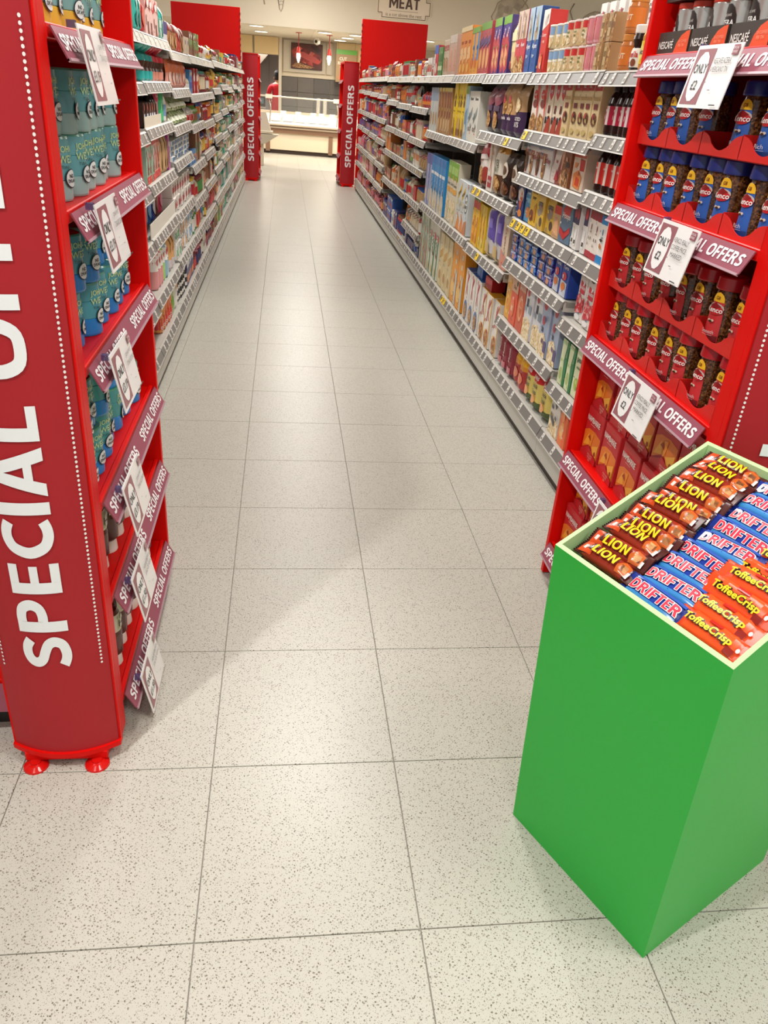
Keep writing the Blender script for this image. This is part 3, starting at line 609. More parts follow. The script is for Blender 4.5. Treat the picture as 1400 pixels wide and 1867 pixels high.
def shelf_mesh(w, base, pale):
    key = (round(w, 3), base, pale)
    if key in _sh: return _sh[key]
    mb = MB(); S = STEEL
    mb.box(.004, .03, -.028, w - .004, .50, -.004, S)
    st = PAPER if pale else STRIP
    a, b = .004, w - .004
    # leaning ticket rail with light lips
    for (y0, z0, y1, z1, m) in ((-.001, -.046, .017, -.004, st), (-.004, -.051, .000, -.045, mat('b6b2aa', .4)), (.014, -.005, .021, .002, mat('b6b2aa', .4))):
        mb.add([(a, y0, z0), (b, y0, z0), (b, y1, z1), (a, y1, z1), (a, y0 + .008, z0), (b, y0 + .008, z0), (b, y1 + .008, z1), (a, y1 + .008, z1)], [(0, 1, 2, 3), (5, 4, 7, 6), (0, 4, 5, 1), (3, 2, 6, 7), (0, 3, 7, 4), (1, 5, 6, 2)], m)
    mb.box(a, .02, -.004, b, .034, .0, S)
    if not base:
        for x in (.004, w - .008): mb.add([(x, .02, -.045), (x + .004, .02, -.045), (x + .004, .5, -.07), (x, .5, -.07), (x, .02, 0), (x + .004, .02, 0), (x + .004, .5, 0), (x, .5, 0)], [(0, 3, 2, 1), (4, 5, 6, 7), (0, 1, 5, 4), (1, 2, 6, 5), (2, 3, 7, 6), (3, 0, 4, 7)], S)
    _sh[key] = mb.mesh('shelf'); return _sh[key]
_back = {}
def build_bay(side, k, levels, h=1.72, pale_top=False, yellow=(), span=None):
    w = BW
    root = bpy.data.objects.new('shelving_bay', None); COL.objects.link(root); root.location = bay_root_loc(side, k); root.rotation_euler = (0, 0, ROT[side])
    tag(root, f'grey metal shelving bay of the {SIDE[side]} run, {ORD[k]} bay from the near tower', 'shelving', f'shelving bays of the {SIDE[side]} run')
    if side == 'R' and k == 0: root.scale = (.92, 1, 1)
    if 'b' not in _back:
        mb = MB(); mb.box(0, .505, .05, w, .515, h, BACK); _back['b'] = mb.mesh('back_panel')
        mb = MB(); mb.box(.0005, .47, 0, .03, .505, h, STEEL); _back['u'] = mb.mesh('upright')
        mb = MB(); mb.box(0, .03, 0, w, .06, .055, mat('38322c', .5)); _back['k'] = mb.mesh('kick_strip')
        mb = MB(); mb.bbox(.002, .006, .05, w - .002, .03, .142, STEEL, .002); mb.box(.002, .03, .05, w - .002, .5, .06, STEEL); _back['p'] = mb.mesh('plinth_panel')
    for n in ('back_panel', 'upright', 'kick_strip', 'plinth_panel'): link(n, _back[{'b': 'b', 'u': 'u', 'k': 'k', 'p': 'p'}[n[0]]], root)
    for li, z in enumerate(levels):
        base = li == len(levels) - 1
        s = link('shelf', shelf_mesh(w, base, pale_top and li == 0), root, (0, 0, z))
        rnd = random.Random(hash((side, k, li)) % 9999)
        xs = []; x = rnd.uniform(.04, .1)
        while x < w - .04: xs.append(x); x += rnd.choice((.085, .11, .13, .17))
        if pale_top and li == 0 and k > 2: xs = xs[::3]
        ang = math.atan2(.018, .042)
        if bay_y(k) < 6.0:
            for x in xs:
                yl = (li, ) and any(a == li and abs(x - b) < .06 for a, b in yellow)
                link('price_ticket', TICKY if yl else TICKET, s, (x, .0075, -.025), (-ang, 0, 0))
        else:
            tb = MB()
            for x in xs: tb.box(x - .012, .0035, -.04, x + .012, .008, -.01, mat(rnd.choice(('f0eee8', 'f0eee8', 'e4dccc', 'e8d070' if rnd.random() < .3 else 'ece8e0')), .4))
            o = tb.build('price_tickets', s); o['kind'] = 'stuff'
    return root
def shelf_word(li, n): return 'top' if li == 0 else ('bottom' if li == n - 1 else ORD[li])
def stock(side, k, li, nlev, z, items, x0=.015, x1=None, setback=.031):
    """items left to right as a shopper sees them: (proto, count[, tiers])"""
    x1 = x1 or BW - .015
    tot = sum(p['w'] * c for p, c, *_ in items); n = sum(c for p, c, *_ in items)
    gap = (x1 - x0 - tot) / max(n, 1); gap = max(min(gap, .05), .0015)
    base = bay_root_loc(side, k); x = x0
    cr, sr = math.cos(ROT[side]), math.sin(ROT[side])
    where = f'{shelf_word(li, nlev)} shelf, {ORD[k]} {SIDE[side]} bay'
    for it in items:
        p, c = it[0], it[1]; tiers = it[2] if len(it) > 2 else 1; sc = 1.0
        if li:   # nothing is taller than the room under the shelf above
            sc = min(1.0, ((RL if side == 'R' else LL)[k][li - 1] - z - .034) / (tiers * (p['h'] + .002)))
        for i in range(c):
            if x + p['w'] > x1 + .012: break
            cx = x + p['w'] / 2 + gap / 2
            for t in range(tiers):
                lx, ly = cx, setback + random.uniform(0, .012)
                wx = base[0] + lx * cr - ly * sr; wy = base[1] + lx * sr + ly * cr
                who = p['desc'] + (f', {ORD[i]} of {NUM[c]}' if c > 1 else '')
                if tiers > 1: who += (f', layer {NUM[t + 1]}' if tiers > 2 else ', upper' if t else ', lower')
                lab = f'{who}, {where}'
                o = place(p, (wx, wy, z + .0008 + t * (p['h'] + .002) * sc), ROT[side] + random.uniform(-.03, .03) * (0 if tiers > 1 else 1), lab, f"{p['desc']} on {where}" if c > 1 or tiers > 1 else None)
                if sc < 1: o.scale = (1, 1, sc)
            x += p['w'] + gap

# --- level tables (surface heights)
RL = {0: [1.65, 1.435, 1.23, .985, .715, .425, .19], 1: [1.655, 1.405, 1.205, .985, .775, .46, .19], 2: [1.66, 1.355, 1.035, .68, .19], 3: [1.665, 1.27, .69, .19], 4: [1.668, 1.265, .69, .19],
      5: [1.67, 1.425, 1.165, .925, .64, .39, .19], 6: [1.675, 1.435, 1.175, .925, .625, .19], 7: [1.68, 1.45, 1.18, .925, .615, .19]}
for k in range(8, 12): RL[k] = [1.69, 1.485 + .012 * (k - 7), 1.225 + .006 * (k - 7), .99 + .012 * (k - 8), .71 + .006 * (k - 8), .455 + .006 * (k - 8), .19]
LL = {0: [1.69, 1.48, 1.27, 1.01, .755, .435, .185], 1: [1.69, 1.48, 1.27, 1.01, .755, .435, .185], 2: [1.69, 1.485, 1.28, 1.02, .76, .45, .185], 3: [1.65, 1.45, 1.245, 1.045, .745, .46, .185], 4: [1.655, 1.41, 1.21, .935, .68, .45, .185], 5: [1.655, 1.41, 1.19, .95, .70, .44, .185]}
for k in range(6, 12): LL[k] = [1.67, 1.44 + .03 * (k % 2), 1.21 + .02 * (k % 3), 1.02 - .03 * (k % 2), .74 + .02 * (k % 3), .46, .185]
YEL = {('R', 0): [(0, .9), (1, .95), (5, .6), (5, .72), (5, .84), (5, .95), (5, .5)], ('R', 1): [(1, .06), (3, .04), (3, .2), (3, .3)], ('R', 2): [(1, .75), (2, .05), (2, .18), (3, .4)], ('R', 3): [(3, .5)], ('R', 4): [(0, .3)]}
for sd, T in (('R', RL), ('L', LL)):
    for k in range(12): build_bay(sd, k, T[k], pale_top=(sd == 'L' or k >= 4), yellow=YEL.get((sd, k), ()))

# ------------------------------------------------------------------ hand made ranges, nearest five cereal bays
def busy(design, seed, n=5):
    r = random.Random(seed); cols = [it[-1] for it in design if it[0] in 'repe' and not str(it[-1]).startswith('tex')] or ['8a7a6a']; out = list(design)
    for _ in range(n):
        u, v = r.uniform(.08, .7), r.uniform(.05, .92); k = r.random()
        if k < .45:
            c = r.choice(('3a342e', 'f0ece4', '5a5048', 'e8e0d4')); ww = r.uniform(.15, .3)
            for q in range(r.choice((1, 2, 3))): out.append(('r', u, v + q * .018, min(.96, u + ww * r.uniform(.6, 1)), v + q * .018 + .007, c))
        elif k < .8: out.append(('p', [(u, v), (u + r.uniform(.08, .22), v + r.uniform(-.03, .03)), (u + r.uniform(.08, .24), v + r.uniform(.04, .09)), (u + r.uniform(-.04, .04), v + r.uniform(.04, .1))], r.choice(cols)))
        else: out.append(('e', u, v, r.uniform(.03, .07), r.uniform(.012, .03), r.choice(('d8b030', 'c83028', 'f0ece4', '3a6a98'))))
    out = [it for it in out if it[0] != 'p' or max(p[1] for p in it[1]) <= 1.0]
    return out
def C(desc, w, h, body, *design, d=.085, name='cereal_box', cat='cereal box', top=None): return P_carton(desc, w, h, d, body, busy(design, desc), name, cat, 0, top)
def cap(t, v, h, c, **k): return ('t', t, .5, v, h, c)
# bay 0 (only its near half shows past the tower)
pb = P_round('orange peanut butter jar', [(.034, 0), (.036, .01), (.036, .085), (.03, .10)], 'c8783a', ([(.032, .098), (.033, .101), (.033, .118), (.03, .12)], 'd88a3a'), (.02, .08, 'e07a28', 2.0), 'jar', 'jar', design=[('t', 'NUT', .5, .5, .3, 'fff0d0')])
nut = P_round('brown spread jar with white lid', [(.036, 0), (.044, .012), (.044, .055), (.038, .075), (.044, .1), (.04, .12)], '2c140c', ([(.041, .118), (.042, .121), (.042, .142), (.039, .145)], 'f4f0ea'), (.012, .072, 'f4efe6', 2.2), 'jar', 'jar', design=[('t', 'nutella', .5, .68, .32, 'd02020'), ('e', .7, .25, .14, .2, '8a4a28'), ('r', .25, .05, .45, .35, 'c04030')], lw=.09)
hon = P_round('golden honey bottle with yellow label', bottle_prof(.034, .15, .5, .7), 'd08a18', (cap_prof(.02, .138, .165), 'f0c030'), (.02, .09, 'f4d428', 2.0), 'bottle', 'bottle', design=[('p', [(.1, .5), (.5, .95), (.9, .5), (.5, .1)], 'f8e878'), ('t', 'Juice', .5, .5, .3, '2a3a80')])
mar = P_round('tall orange marmalade jar', [(.036, 0), (.038, .01), (.038, .1), (.032, .12)], 'e07818', ([(.034, .118), (.035, .121), (.035, .14), (.033, .142)], 'f0a030'), None, 'jar', 'jar')
stock('R', 0, 0, 7, 1.65, [(pb, 1, 2), (nut, 1), (hon, 1), (mar, 2), (pb, 3)], x0=.03, x1=.80)
dk = P_round('dark sauce bottle with pink label', bottle_prof(.032, .165, .45, .66), '2a0e0c', (cap_prof(.017, .153, .172), '201010'), (.035, .10, 'c81c48', 1.7), 'bottle', 'bottle', design=[('r', .55, 0, .8, 1, 'e8dcd8'), ('t', 'syrup', .3, .75, .16, 'f8e8e8'), ('e', .35, .4, .12, .14, 'f0d8d8')])
dr = P_round('dark sauce bottle with red label', bottle_prof(.033, .165, .5, .66), '2c100c', (cap_prof(.018, .153, .172), '241210'), (.03, .11, 'd8281c', 1.7), 'bottle', 'bottle', design=[('r', .62, 0, .85, 1, 'e8dcd0'), ('t', 'chocolate', .33, .75, .12, 'f8e8e0')])
dy = P_round('dark bottle with yellow label', bottle_prof(.033, .165, .5, .66), '3a1c0c', (cap_prof(.018, .153, .172), '241210'), (.03, .11, 'e8c828', 1.7), 'bottle', 'bottle', design=[('t', 'toffee', .5, .6, .18, '5a2a10')])
stock('R', 0, 1, 7, 1.435, [(dk, 14)], x0=.006, x1=.985, setback=.031)
stock('R', 0, 2, 7, 1.23, [(dr, 5), (dy, 8)], x0=.01, x1=.99, setback=.031)
f7 = C('slim white carton with dark red top', .05, .2, 'e8e4e0', ('r', 0, .55, 1, 1, '3a3458'), ('e', .5, .78, .35, .12, 'b83038'), ('r', .2, .1, .8, .45, 'f2f0ec'), ('r', .3, .14, .7, .22, '2a2a2e'))
mw = C('white milk carton with maroon ends', .072, .178, 'ece4da', ('r', 0, .82, 1, 1, '9c2434'), ('r', 0, 0, 1, .14, 'b02838'), ('e', .5, .66, .07, .07, '8a3a48'), ('t', 'milk', .5, .56, .04, '8a6a60'), ('e', .3, .42, .06, .04, '4a3028'), ('e', .66, .42, .06, .04, '4a3028'), ('e', .3, .3, .06, .04, '4a3028'), d=.07, name='milk_carton', cat='carton')
bw = C('white milk carton with blue ends', .072, .178, 'ece8e2', ('r', 0, .82, 1, 1, '1c80c0'), ('r', 0, 0, 1, .17, '1a88cc'), ('e', .5, .66, .07, .07, '3a80a8'), ('t', 'almond', .5, .56, .04, '5a7a90'), ('e', .38, .38, .1, .05, 'c86a28'), ('e', .6, .36, .1, .05, 'd88438'), ('p', [(.2, .5), (.5, .46), (.8, .5), (.5, .54)], '3a3028'), d=.07, name='milk_carton', cat='carton')
pc_ = C('white milk carton with purple ends', .072, .178, 'ece8e2', ('r', 0, .82, 1, 1, '5a4890'), ('r', 0, 0, 1, .17, '6a58a0'), ('e', .5, .4, .2, .08, 'e0a0b0'), d=.07, name='milk_carton', cat='carton')
stock('R', 0, 3, 7, .985, [(f7, 1), (mw, 2), (bw, 2), (pc_, 8)], x0=.01, x1=.98)
cb = C('white juice carton with cranberries', .1, .235, 'e9e2dc', ('e', .5, .87, .3, .08, '2c2a2c'), ('e', .5, .87, .2, .05, 'e0d8d4'), ('p', [(.18, .72), (.82, .66), (.82, .5), (.18, .5)], 'd83048'), ('t', 'CRANBERRY', .5, .6, .05, 'f8e8e8'), ('p', [(0, .12), (0, .42), (.3, .5), (.6, .42), (1, .46), (1, .2), (.5, .16)], 'tex:berry'), ('e', .4, .08, .35, .05, 'f4f2f0'), d=.08, name='juice_carton', cat='carton')
cw = C('white juice carton side panel', .1, .235, 'e4dcd6', ('r', .3, .55, .7, .8, '8a1c2c'), ('r', .75, .35, .95, .85, '9a948e'), ('t', 'fruit', .4, .5, .04, '6a6460'), ('p', [(0, .1), (0, .35), (.5, .4), (1, .3), (1, .15)], 'tex:berry'), d=.08, name='juice_carton', cat='carton')
stock('R', 0, 4, 7, .715, [(cb, 2), (cw, 1), (cb, 4)], x0=.03, x1=.9, setback=.045)
gr = C('green juice carton with pear', .085, .2, '2c7a48', ('p', [(0, 0), (.75, 0), (.55, .55), (.75, 1), (0, 1)], 'dce4b8'), ('e', .35, .25, .25, .14, 'a8c078'), ('t', 'Juice', .86, .7, .05, 'e8f0d8', 90), ('r', .0, .9, .7, .95, 'a8c890'), d=.08, name='juice_carton', cat='carton')
pr_ = C('pale juice carton with green pear', .095, .205, 'dfe4bc', ('e', .5, .3, .3, .14, 'a8ba50'), ('e', .45, .34, .1, .05, 'c8d888'), ('t', 'pear', .5, .78, .12, '3a5030'), ('r', .25, .62, .75, .66, '6a8058'), d=.08, name='juice_carton', cat='carton')
stock('R', 0, 5, 7, .425, [(gr, 2), (pr_, 8)], x0=.03, x1=.98)
orr = C('grey oat carton with pouring milk', .13, .27, 'dcd6cc', ('p', [(0, 0), (1, 0), (1, .35), (0, .45)], 'tex:oats'), ('p', [(.4, 1), (.75, 1), (.7, .72), (.55, .62), (.42, .72)], '4a4a58'), ('e', .55, .86, .12, .08, 'c8303a'), ('p', [(.1, .5), (.6, .34), (.6, .22), (.1, .36)], '4a4a58'), d=.09)
og = C('orange juice carton with fruit print', .1, .2, 'ec7a3a', ('e', .4, .35, .32, .2, 'f4a050'), ('e', .4, .35, .22, .13, 'f8c080'), ('p', [(.55, 0), (1, 0), (1, .9), (.7, .8)], 'e86028'), ('p', [(.2, .95), (.5, 1), (.6, .6), (.3, .55)], 'f09060'), ('t', 'FRUIT', .5, .82, .08, 'f8e0c0'), d=.08, name='juice_carton', cat='carton')
gv = C('green juice carton with vegetable print', .1, .2, '5a8a60', ('r', 0, 0, 1, 1, 'tex:greenveg'), ('e', .4, .2, .3, .16, 'f0a028'), ('e', .55, .84, .25, .12, 'c83028'), ('t', 'GREENS', .5, .84, .05, 'f0e8d8'), ('e', .65, .55, .22, .14, '9ac0a8'), d=.08, name='juice_carton', cat='carton')
stock('R', 0, 6, 7, .19, [(orr, 1), (og, 1), (gv, 6)], x0=.03, x1=.97)
# bay 1
cr_ = C('tall red and white crunchy carton', .11, .265, 'd03028', ('p', [(0, .68), (1, .78), (1, 1), (0, 1)], 'eee8e0'), ('p', [(.3, .8), (.6, .95), (.8, .82), (.5, .74)], 'c8b8b0'), ('t', 'Country', .5, .6, .07, 'f8e8e0'), ('t', 'crisp', .5, .5, .06, 'f8d8c8'), ('e', .4, .2, .3, .12, 'e8704a'), ('r', .05, .02, .95, .07, 'b01c18'))
ob = P_round('oats pot with blue band', [(.031, 0), (.036, .004), (.039, .088), (.041, .092)], 'e0ccA0'.lower(), ([(.041, .09), (.041, .096), (.035, .098)], 'f0ece2'), (.0, .088, 'e8d4a4', 1.75), 'oats_pot', 'pot', design=[('r', 0, .64, 1, 1, '88a8cc'), ('e', .5, .35, .4, .3, 'tex:oats'), ('r', .1, .52, .9, .62, 'f4f0e4')])
orp = P_round('oats pot with red band', [(.031, 0), (.036, .004), (.039, .088), (.041, .092)], 'e0c898', ([(.041, .09), (.041, .096), (.035, .098)], 'f0dcd8'), (.0, .088, 'ecd0a8', 1.75), 'oats_pot', 'pot', design=[('r', 0, .72, 1, 1, 'd02c2c'), ('e', .5, .4, .42, .32, 'tex:oats'), ('t', 'Quick', .5, .6, .14, '3a6a30'), ('t', 'Oats', .5, .45, .12, '3a6a30')])
opp = P_round('pink striped oats pot', [(.031, 0), (.036, .004), (.039, .088), (.041, .092)], 'e8a8b0', ([(.041, .09), (.041, .096), (.035, .098)], 'f0dcd8'), (.0, .088, 'e8b0b8', 1.75), 'oats_pot', 'pot', design=[('r', .5, 0, 1, 1, 'e89098'), ('p', [(.45, 1), (.6, 1), (.42, 0), (.3, 0)], 'd83848'), ('e', .25, .5, .2, .35, 'tex:oats')])
kg = C('kraft granola carton with window', .075, .097, 'b89468', ('p', [(.55, 0), (1, 0), (1, 1), (.62, 1)], 'tex:granola'), ('r', .1, .2, .5, .85, 'd0b080'), ('r', .15, .5, .45, .7, '8a6a40'), d=.07, name='granola_carton', cat='carton')
stock('R', 1, 0, 7, 1.655, [(cr_, 1), (ob, 3, 2), (orp, 3, 2), (opp, 2, 2), (kg, 3, 2)], x0=.01, x1=1.0)
wt = C('tall white carton with black lettering', .08, .3, 'ece8e2', ('t', 'DORSET', .5, .86, .035, '3a3634'), ('t', 'CEREALS', .5, .79, .05, '2a2624'), ('t', 'granola', .5, .70, .03, '6a6460'), ('r', 0, 0, 1, .55, 'd04038'), d=.09)
bx, by, _ = bay_root_loc('R', 1)
for i in range(7):
    place(wt, (bx + .27 + .003 * i, by - .17 - i * .105, 1.656), ROT['R'], f'tall white carton with black lettering, {ORD[i]} of seven behind the oats pots', 'white cartons behind the oats pots')
b1 = C('red edged breakfast biscuit carton', .12, .2, 'e8dcd0', ('p', [(.6, 1), (1, 1), (1, .2), (.8, .5)], 'd8402c'), ('e', .45, .8, .3, .1, 'c83028'), ('t', 'crunch', .45, .8, .06, 'f8ece4'), ('e', .55, .6, .35, .09, '7a3030'), ('p', [(0, 0), (1, 0), (1, .3), (.4, .4), (0, .25)], 'tex:granola'), name='biscuit_carton', cat='biscuit carton')
b2 = C('cream biscuit carton with red shield', .085, .2, 'e8d8c0', ('p', [(.2, 1), (.9, 1), (.9, .8), (.55, .68), (.2, .8)], 'c82430'), ('t', 'my', .55, .86, .09, 'f4e8e0'), ('r', .25, .42, .6, .58, '5a2020'), ('p', [(0, 0), (1, 0), (1, .3), (.6, .38), (.3, .2)], 'a83a28'), ('r', 0, .2, .25, .34, '241818'), name='biscuit_carton', cat='biscuit carton')
b3 = C('tall cream carton with red top', .085, .225, 'e0c898', ('r', 0, .84, 1, 1, 'c82430'), ('t', 'eat', .5, .92, .07, 'f4e0d0'), ('t', 'natural', .5, .72, .09, 'c8a060'), ('r', .25, .53, .75, .62, '7a2430'), ('e', .5, .36, .36, .11, 'tex:choc'), ('e', .5, .12, .3, .05, 'c8b070'), name='biscuit_carton', cat='biscuit carton')
stock('R', 1, 1, 7, 1.405, [(b1, 2), (b2, 3), (b3, 5)], x0=.02, x1=.985)
n1 = C('pale carton with chocolate nut bars', .23, .195, 'd8d0cc', ('r', 0, .8, 1, 1, '8a98b0'), ('t', 'nature', .3, .62, .2, 'b05a38'), ('e', .12, .35, .12, .3, 'tex:choc'), ('e', .52, .3, .12, .3, 'tex:nuts'), ('t', 'valley', .75, .5, .18, 'a03038'), name='bar_carton', cat='bar carton')
n2 = C('pale pink carton with maroon corner', .15, .195, 'dccfc8', ('p', [(1, .9), (1, 0), (.5, 0), (.75, .5)], '8a2c30'), ('p', [(.05, .95), (.3, .9), (.1, .4)], '8a4a48'), ('p', [(.4, .1), (.6, .4), (.8, .1)], 'b03038'), name='bar_carton', cat='bar carton')
n3 = C('brown carton with nut clusters', .14, .195, '8a4c2c', ('p', [(0, 1), (.4, 1), (.1, .4), (0, .4)], 'd8a080'), ('r', .5, .5, .9, .62, '3a2018'), ('p', [(0, 0), (1, 0), (1, .35), (.5, .45), (0, .25)], 'tex:nuts'), name='bar_carton', cat='bar carton')
n4 = C('cream carton with orange fruit piece', .15, .2, 'e4cdb8', ('p', [(0, .8), (1, .8), (1, 1), (0, 1)], 'd8604a'), ('p', [(.55, .78), (.95, .75), (.95, .5), (.6, .5)], 'c03028'), ('p', [(.2, .1), (.75, .05), (.85, .35), (.5, .5), (.15, .4)], 'e88a48'), ('p', [(.35, .15), (.7, .12), (.7, .3), (.4, .35)], 'd84a28'), name='bar_carton', cat='bar carton')
stock('R', 1, 2, 7, 1.205, [(n1, 2), (n2, 1), (n3, 1), (n4, 2)], x0=.015, x1=.99)
f1 = C('dark blue flakes carton', .12, .2, '28407a', ('e', .5, .62, .4, .2, 'e8e0d8'), ('p', [(.3, .4), (.6, .75), (.8, .55), (.6, .2)], 'd0502a'), ('e', .6, .15, .3, .1, 'e08a38'), ('t', 'FLAKES', .5, .9, .07, 'f0f0f4'))
f2 = C('light blue flakes carton', .11, .2, '5a9ac8', ('p', [(0, .7), (1, .85), (1, 1), (0, 1)], '28508a'), ('e', .55, .25, .35, .14, 'd88a48'), ('t', 'Frosted', .5, .75, .07, 'f4f4f4'), ('r', .1, .5, .9, .62, '8ac0e0'))
f3 = C('yellow chocolate cereal carton', .13, .21, 'ecc030', ('t', 'COCO', .5, .85, .1, '5a2a18'), ('t', 'pops', .5, .68, .1, '5a2a18'), ('e', .35, .25, .3, .15, '7a3a20'), ('p', [(.6, .5), (.9, .6), (.9, .1), (.65, .15)], 'c88a20'))
f4 = C('yellow and grey cereal carton', .13, .155, 'd8b048', ('e', .4, .6, .35, .22, '9a8a80'), ('r', .55, .1, 1, .45, 'e8c040'), ('t', 'COCO', .45, .75, .12, '4a3838'), ('e', .7, .25, .2, .14, '5a4438'))
f5 = C('tan cereal carton with red top', .1, .14, 'c8a078', ('r', 0, .75, 1, 1, 'c83828'), ('p', [(.1, .1), (.9, .1), (.7, .6), (.2, .5)], 'e8b080'))
f6 = C('grey blue loops carton with red swoosh', .15, .21, '5f7890', ('p', [(.15, .75), (.5, .95), (.85, .85), (.7, .6), (.3, .55)], 'c83030'), ('t', 'Hoops', .5, .6, .17, 'f2ece8'), ('p', [(.05, .35), (.5, .22), (.95, .42), (.95, .28), (.5, .08), (.05, .2)], 'c02c30'))
stock('R', 1, 3, 7, .985, [(f1, 1), (f2, 1), (f3, 1), (f4, 2), (f5, 1), (f6, 1), (f7, 2)], x0=.01, x1=.995)
def multi(desc, tex, edge): return P_carton(desc, .105, .044, .14, 'tex:' + tex, [('p', [(.3, .15), (.7, .05), (.75, .6), (.35, .8)], edge), ('p', [(.05, .7), (.95, .85), (.95, .98), (.05, .85)], 'c8cce8'), ('r', 0, 0, 1, .1, '141c40')], 'snack_bar_pack', 'snack pack', 0, None, .25)
m1, m2 = multi('purple foil snack bar pack', 'purplefoil', 'd08a60'), multi('blue foil snack bar pack', 'bluefoil', 'd8a070')
pt = C('blue toaster pastry carton', .1, .23, '2a48a0', ('p', [(0, 0), (.82, 0), (.82, .35), (0, .4)], 'd0d4e0'), ('t', 'Pop', .42, .85, .1, 'f4f4fa'), ('t', 'Tarts', .5, .72, .09, 'f4f4fa'), ('e', .42, .5, .3, .1, 'd04048'), ('e', .42, .25, .28, .1, 'd87838'), d=.07)
stock('R', 1, 4, 7, .775, [(m1, 1, 4), (m2, 3, 4), (m1, 2, 4), (pt, 2)], x0=.012, x1=.985)
o1 = C('yellow orange instant oats carton', .12, .26, 'e8a438', ('p', [(0, .7), (1, .8), (1, 1), (0, 1)], 'e8c098'), ('e', .5, .3, .35, .2, 'f0c050'), ('e', .5, .3, .25, .13, 'e89030'), ('t', 'Oats', .5, .6, .07, 'f8ecd0'))
o2 = C('coral instant oats carton', .13, .26, 'e0583c', ('r', 0, .66, 1, 1, 'dcb090'), ('t', 'Oats', .5, .76, .08, '8a4030'), ('e', .8, .85, .1, .05, '3a3028'), ('e', .45, .35, .3, .2, 'e87858'), ('r', .2, .25, .6, .42, 'e88858'), ('r', .3, .28, .55, .38, 'f0c0a0'))
o3 = C('red instant oats carton with bowl', .13, .265, 'c8583c', ('r', 0, .78, 1, 1, 'cc9880'), ('e', .55, .45, .35, .25, 'e8a070'), ('e', .55, .45, .26, .17, 'd06a40'), ('t', 'honey', .55, .47, .06, 'f8e8d8'))
o4 = C('white oats carton with red badge', .13, .265, 'd8d8dc', ('e', .3, .86, .16, .08, 'c03038'), ('r', .2, .6, .45, .75, '3a3c50'), ('p', [(0, 0), (1, 0), (1, .35), (.5, .42), (0, .35)], 'tex:oats'), ('r', .55, .5, .9, .65, '8898a8'))
o5 = C('blue grey oats carton', .13, .265, 'a0acc4', ('e', .35, .88, .2, .08, 'c03038'), ('e', .35, .62, .16, .08, 'b83038'), ('r', .25, .42, .45, .5, '3a3c50'), ('p', [(0, 0), (1, 0), (1, .25), (.6, .42), (0, .35)], 'tex:oats'), ('r', .7, .1, 1, .3, '5a4878'))
stock('R', 1, 5, 7, .46, [(o1, 1), (o2, 1), (o3, 1), (o4, 2), (o5, 2)], x0=.015, x1=.99)
g1 = P_bag('maroon muesli bag', .11, .22, .08, [(.12, '6a2430'), (.9, '8e2c3c'), (1, 'b05060')], [('t', 'Muesli', .5, .55, .1, 'e8c8c0', 90), ('r', .2, .1, .8, .25, 'c07078')], 'cereal_bag', 'cereal bag')
g2 = P_bag('yellow topped oats bag', .12, .25, .09, [(.45, 'b03838'), (.62, 'd89030'), (1, 'ecb030')], [('e', .5, .3, .3, .12, 'd87a58'), ('e', .4, .8, .2, .1, 'f8d070')], 'cereal_bag', 'cereal bag', 0, .2)
g3 = P_bag('red and yellow quick oats bag', .13, .245, .09, [(.18, '4a5a30'), (.62, 'e0cc70'), (1, 'c82428')], [('t', 'Quick', .5, .52, .1, '2a2418'), ('t', 'Oats', .5, .40, .09, '2a2418'), ('t', 'EVANS', .5, .7, .07, 'f4ece4'), ('e', .4, .24, .32, .1, 'e8a060')], 'cereal_bag', 'cereal bag', 0, .16)
stock('R', 1, 6, 7, .19, [(g1, 3), (g2, 2), (g3, 3)], x0=.02, x1=.985)
# bay 2
p1 = C('tall purple carton with green top', .1, .285, '4a3a80', ('r', 0, .86, 1, 1, '7aa848'), ('p', [(0, .15), (.5, 0), (1, .1), (1, .5), (.4, .75), (0, .6)], 'b84048'), ('p', [(.1, .2), (.6, .1), (.8, .35), (.3, .5)], 'e0a070'), ('t', 'fruit', .5, .72, .08, 'f0e0e8', 60))
p2 = P_bag('cream topped granola bag', .13, .26, .09, [(.35, 'd8b888'), (1, 'e6d49c')], [('e', .3, .15, .18, .09, 'd83838'), ('r', .2, .6, .8, .75, 'f0e4b8')], 'cereal_bag', 'cereal bag', 0, .1)
p3 = C('red muesli carton with fruit', .1, .285, 'c8404a', ('r', 0, .55, 1, 1, 'd0b8a8'), ('p', [(.3, .6), (.5, .95), (.7, .6), (.5, .5)], '9a7858'), ('p', [(0, 0), (1, 0), (1, .18), (.5, .3), (0, .25)], 'tex:granola'), ('t', 'Alpen', .5, .45, .09, 'f4f0ec'))
p4 = C('blue muesli carton with fruit', .1, .285, '2c5a9c', ('r', 0, .5, 1, 1, 'a8c0d4'), ('p', [(.2, .6), (.5, .95), (.75, .6), (.5, .45)], 'b09878'), ('t', 'Alpen', .5, .40, .1, 'f4f4f4'), ('t', 'light', .5, .26, .05, 'd8e4f0'))
stock('R', 2, 0, 5, 1.66, [(p1, 4), (p2, 1), (p3, 2), (p4, 2)], x0=.012, x1=.985)
g4 = P_bag('dark purple granola bag', .2, .255, .1, [(.3, '2c2430'), (1, '4a3448')], [('e', .4, .25, .35, .2, 'tex:granola'), ('e', .6, .75, .35, .2, '8a4858'), ('r', .15, .45, .8, .56, '5a4860')], 'cereal_bag', 'cereal bag')
g5 = P_bag('kraft pouch with purple base', .14, .265, .09, [(.42, '40284c'), (1, 'c49a6c')], [('e', .5, .55, .3, .16, 'tex:granola'), ('t', 'granola', .5, .32, .09, 'f0e8e8'), ('e', .5, .68, .16, .08, 'c0384c')], 'cereal_bag', 'cereal bag', 0, .08)
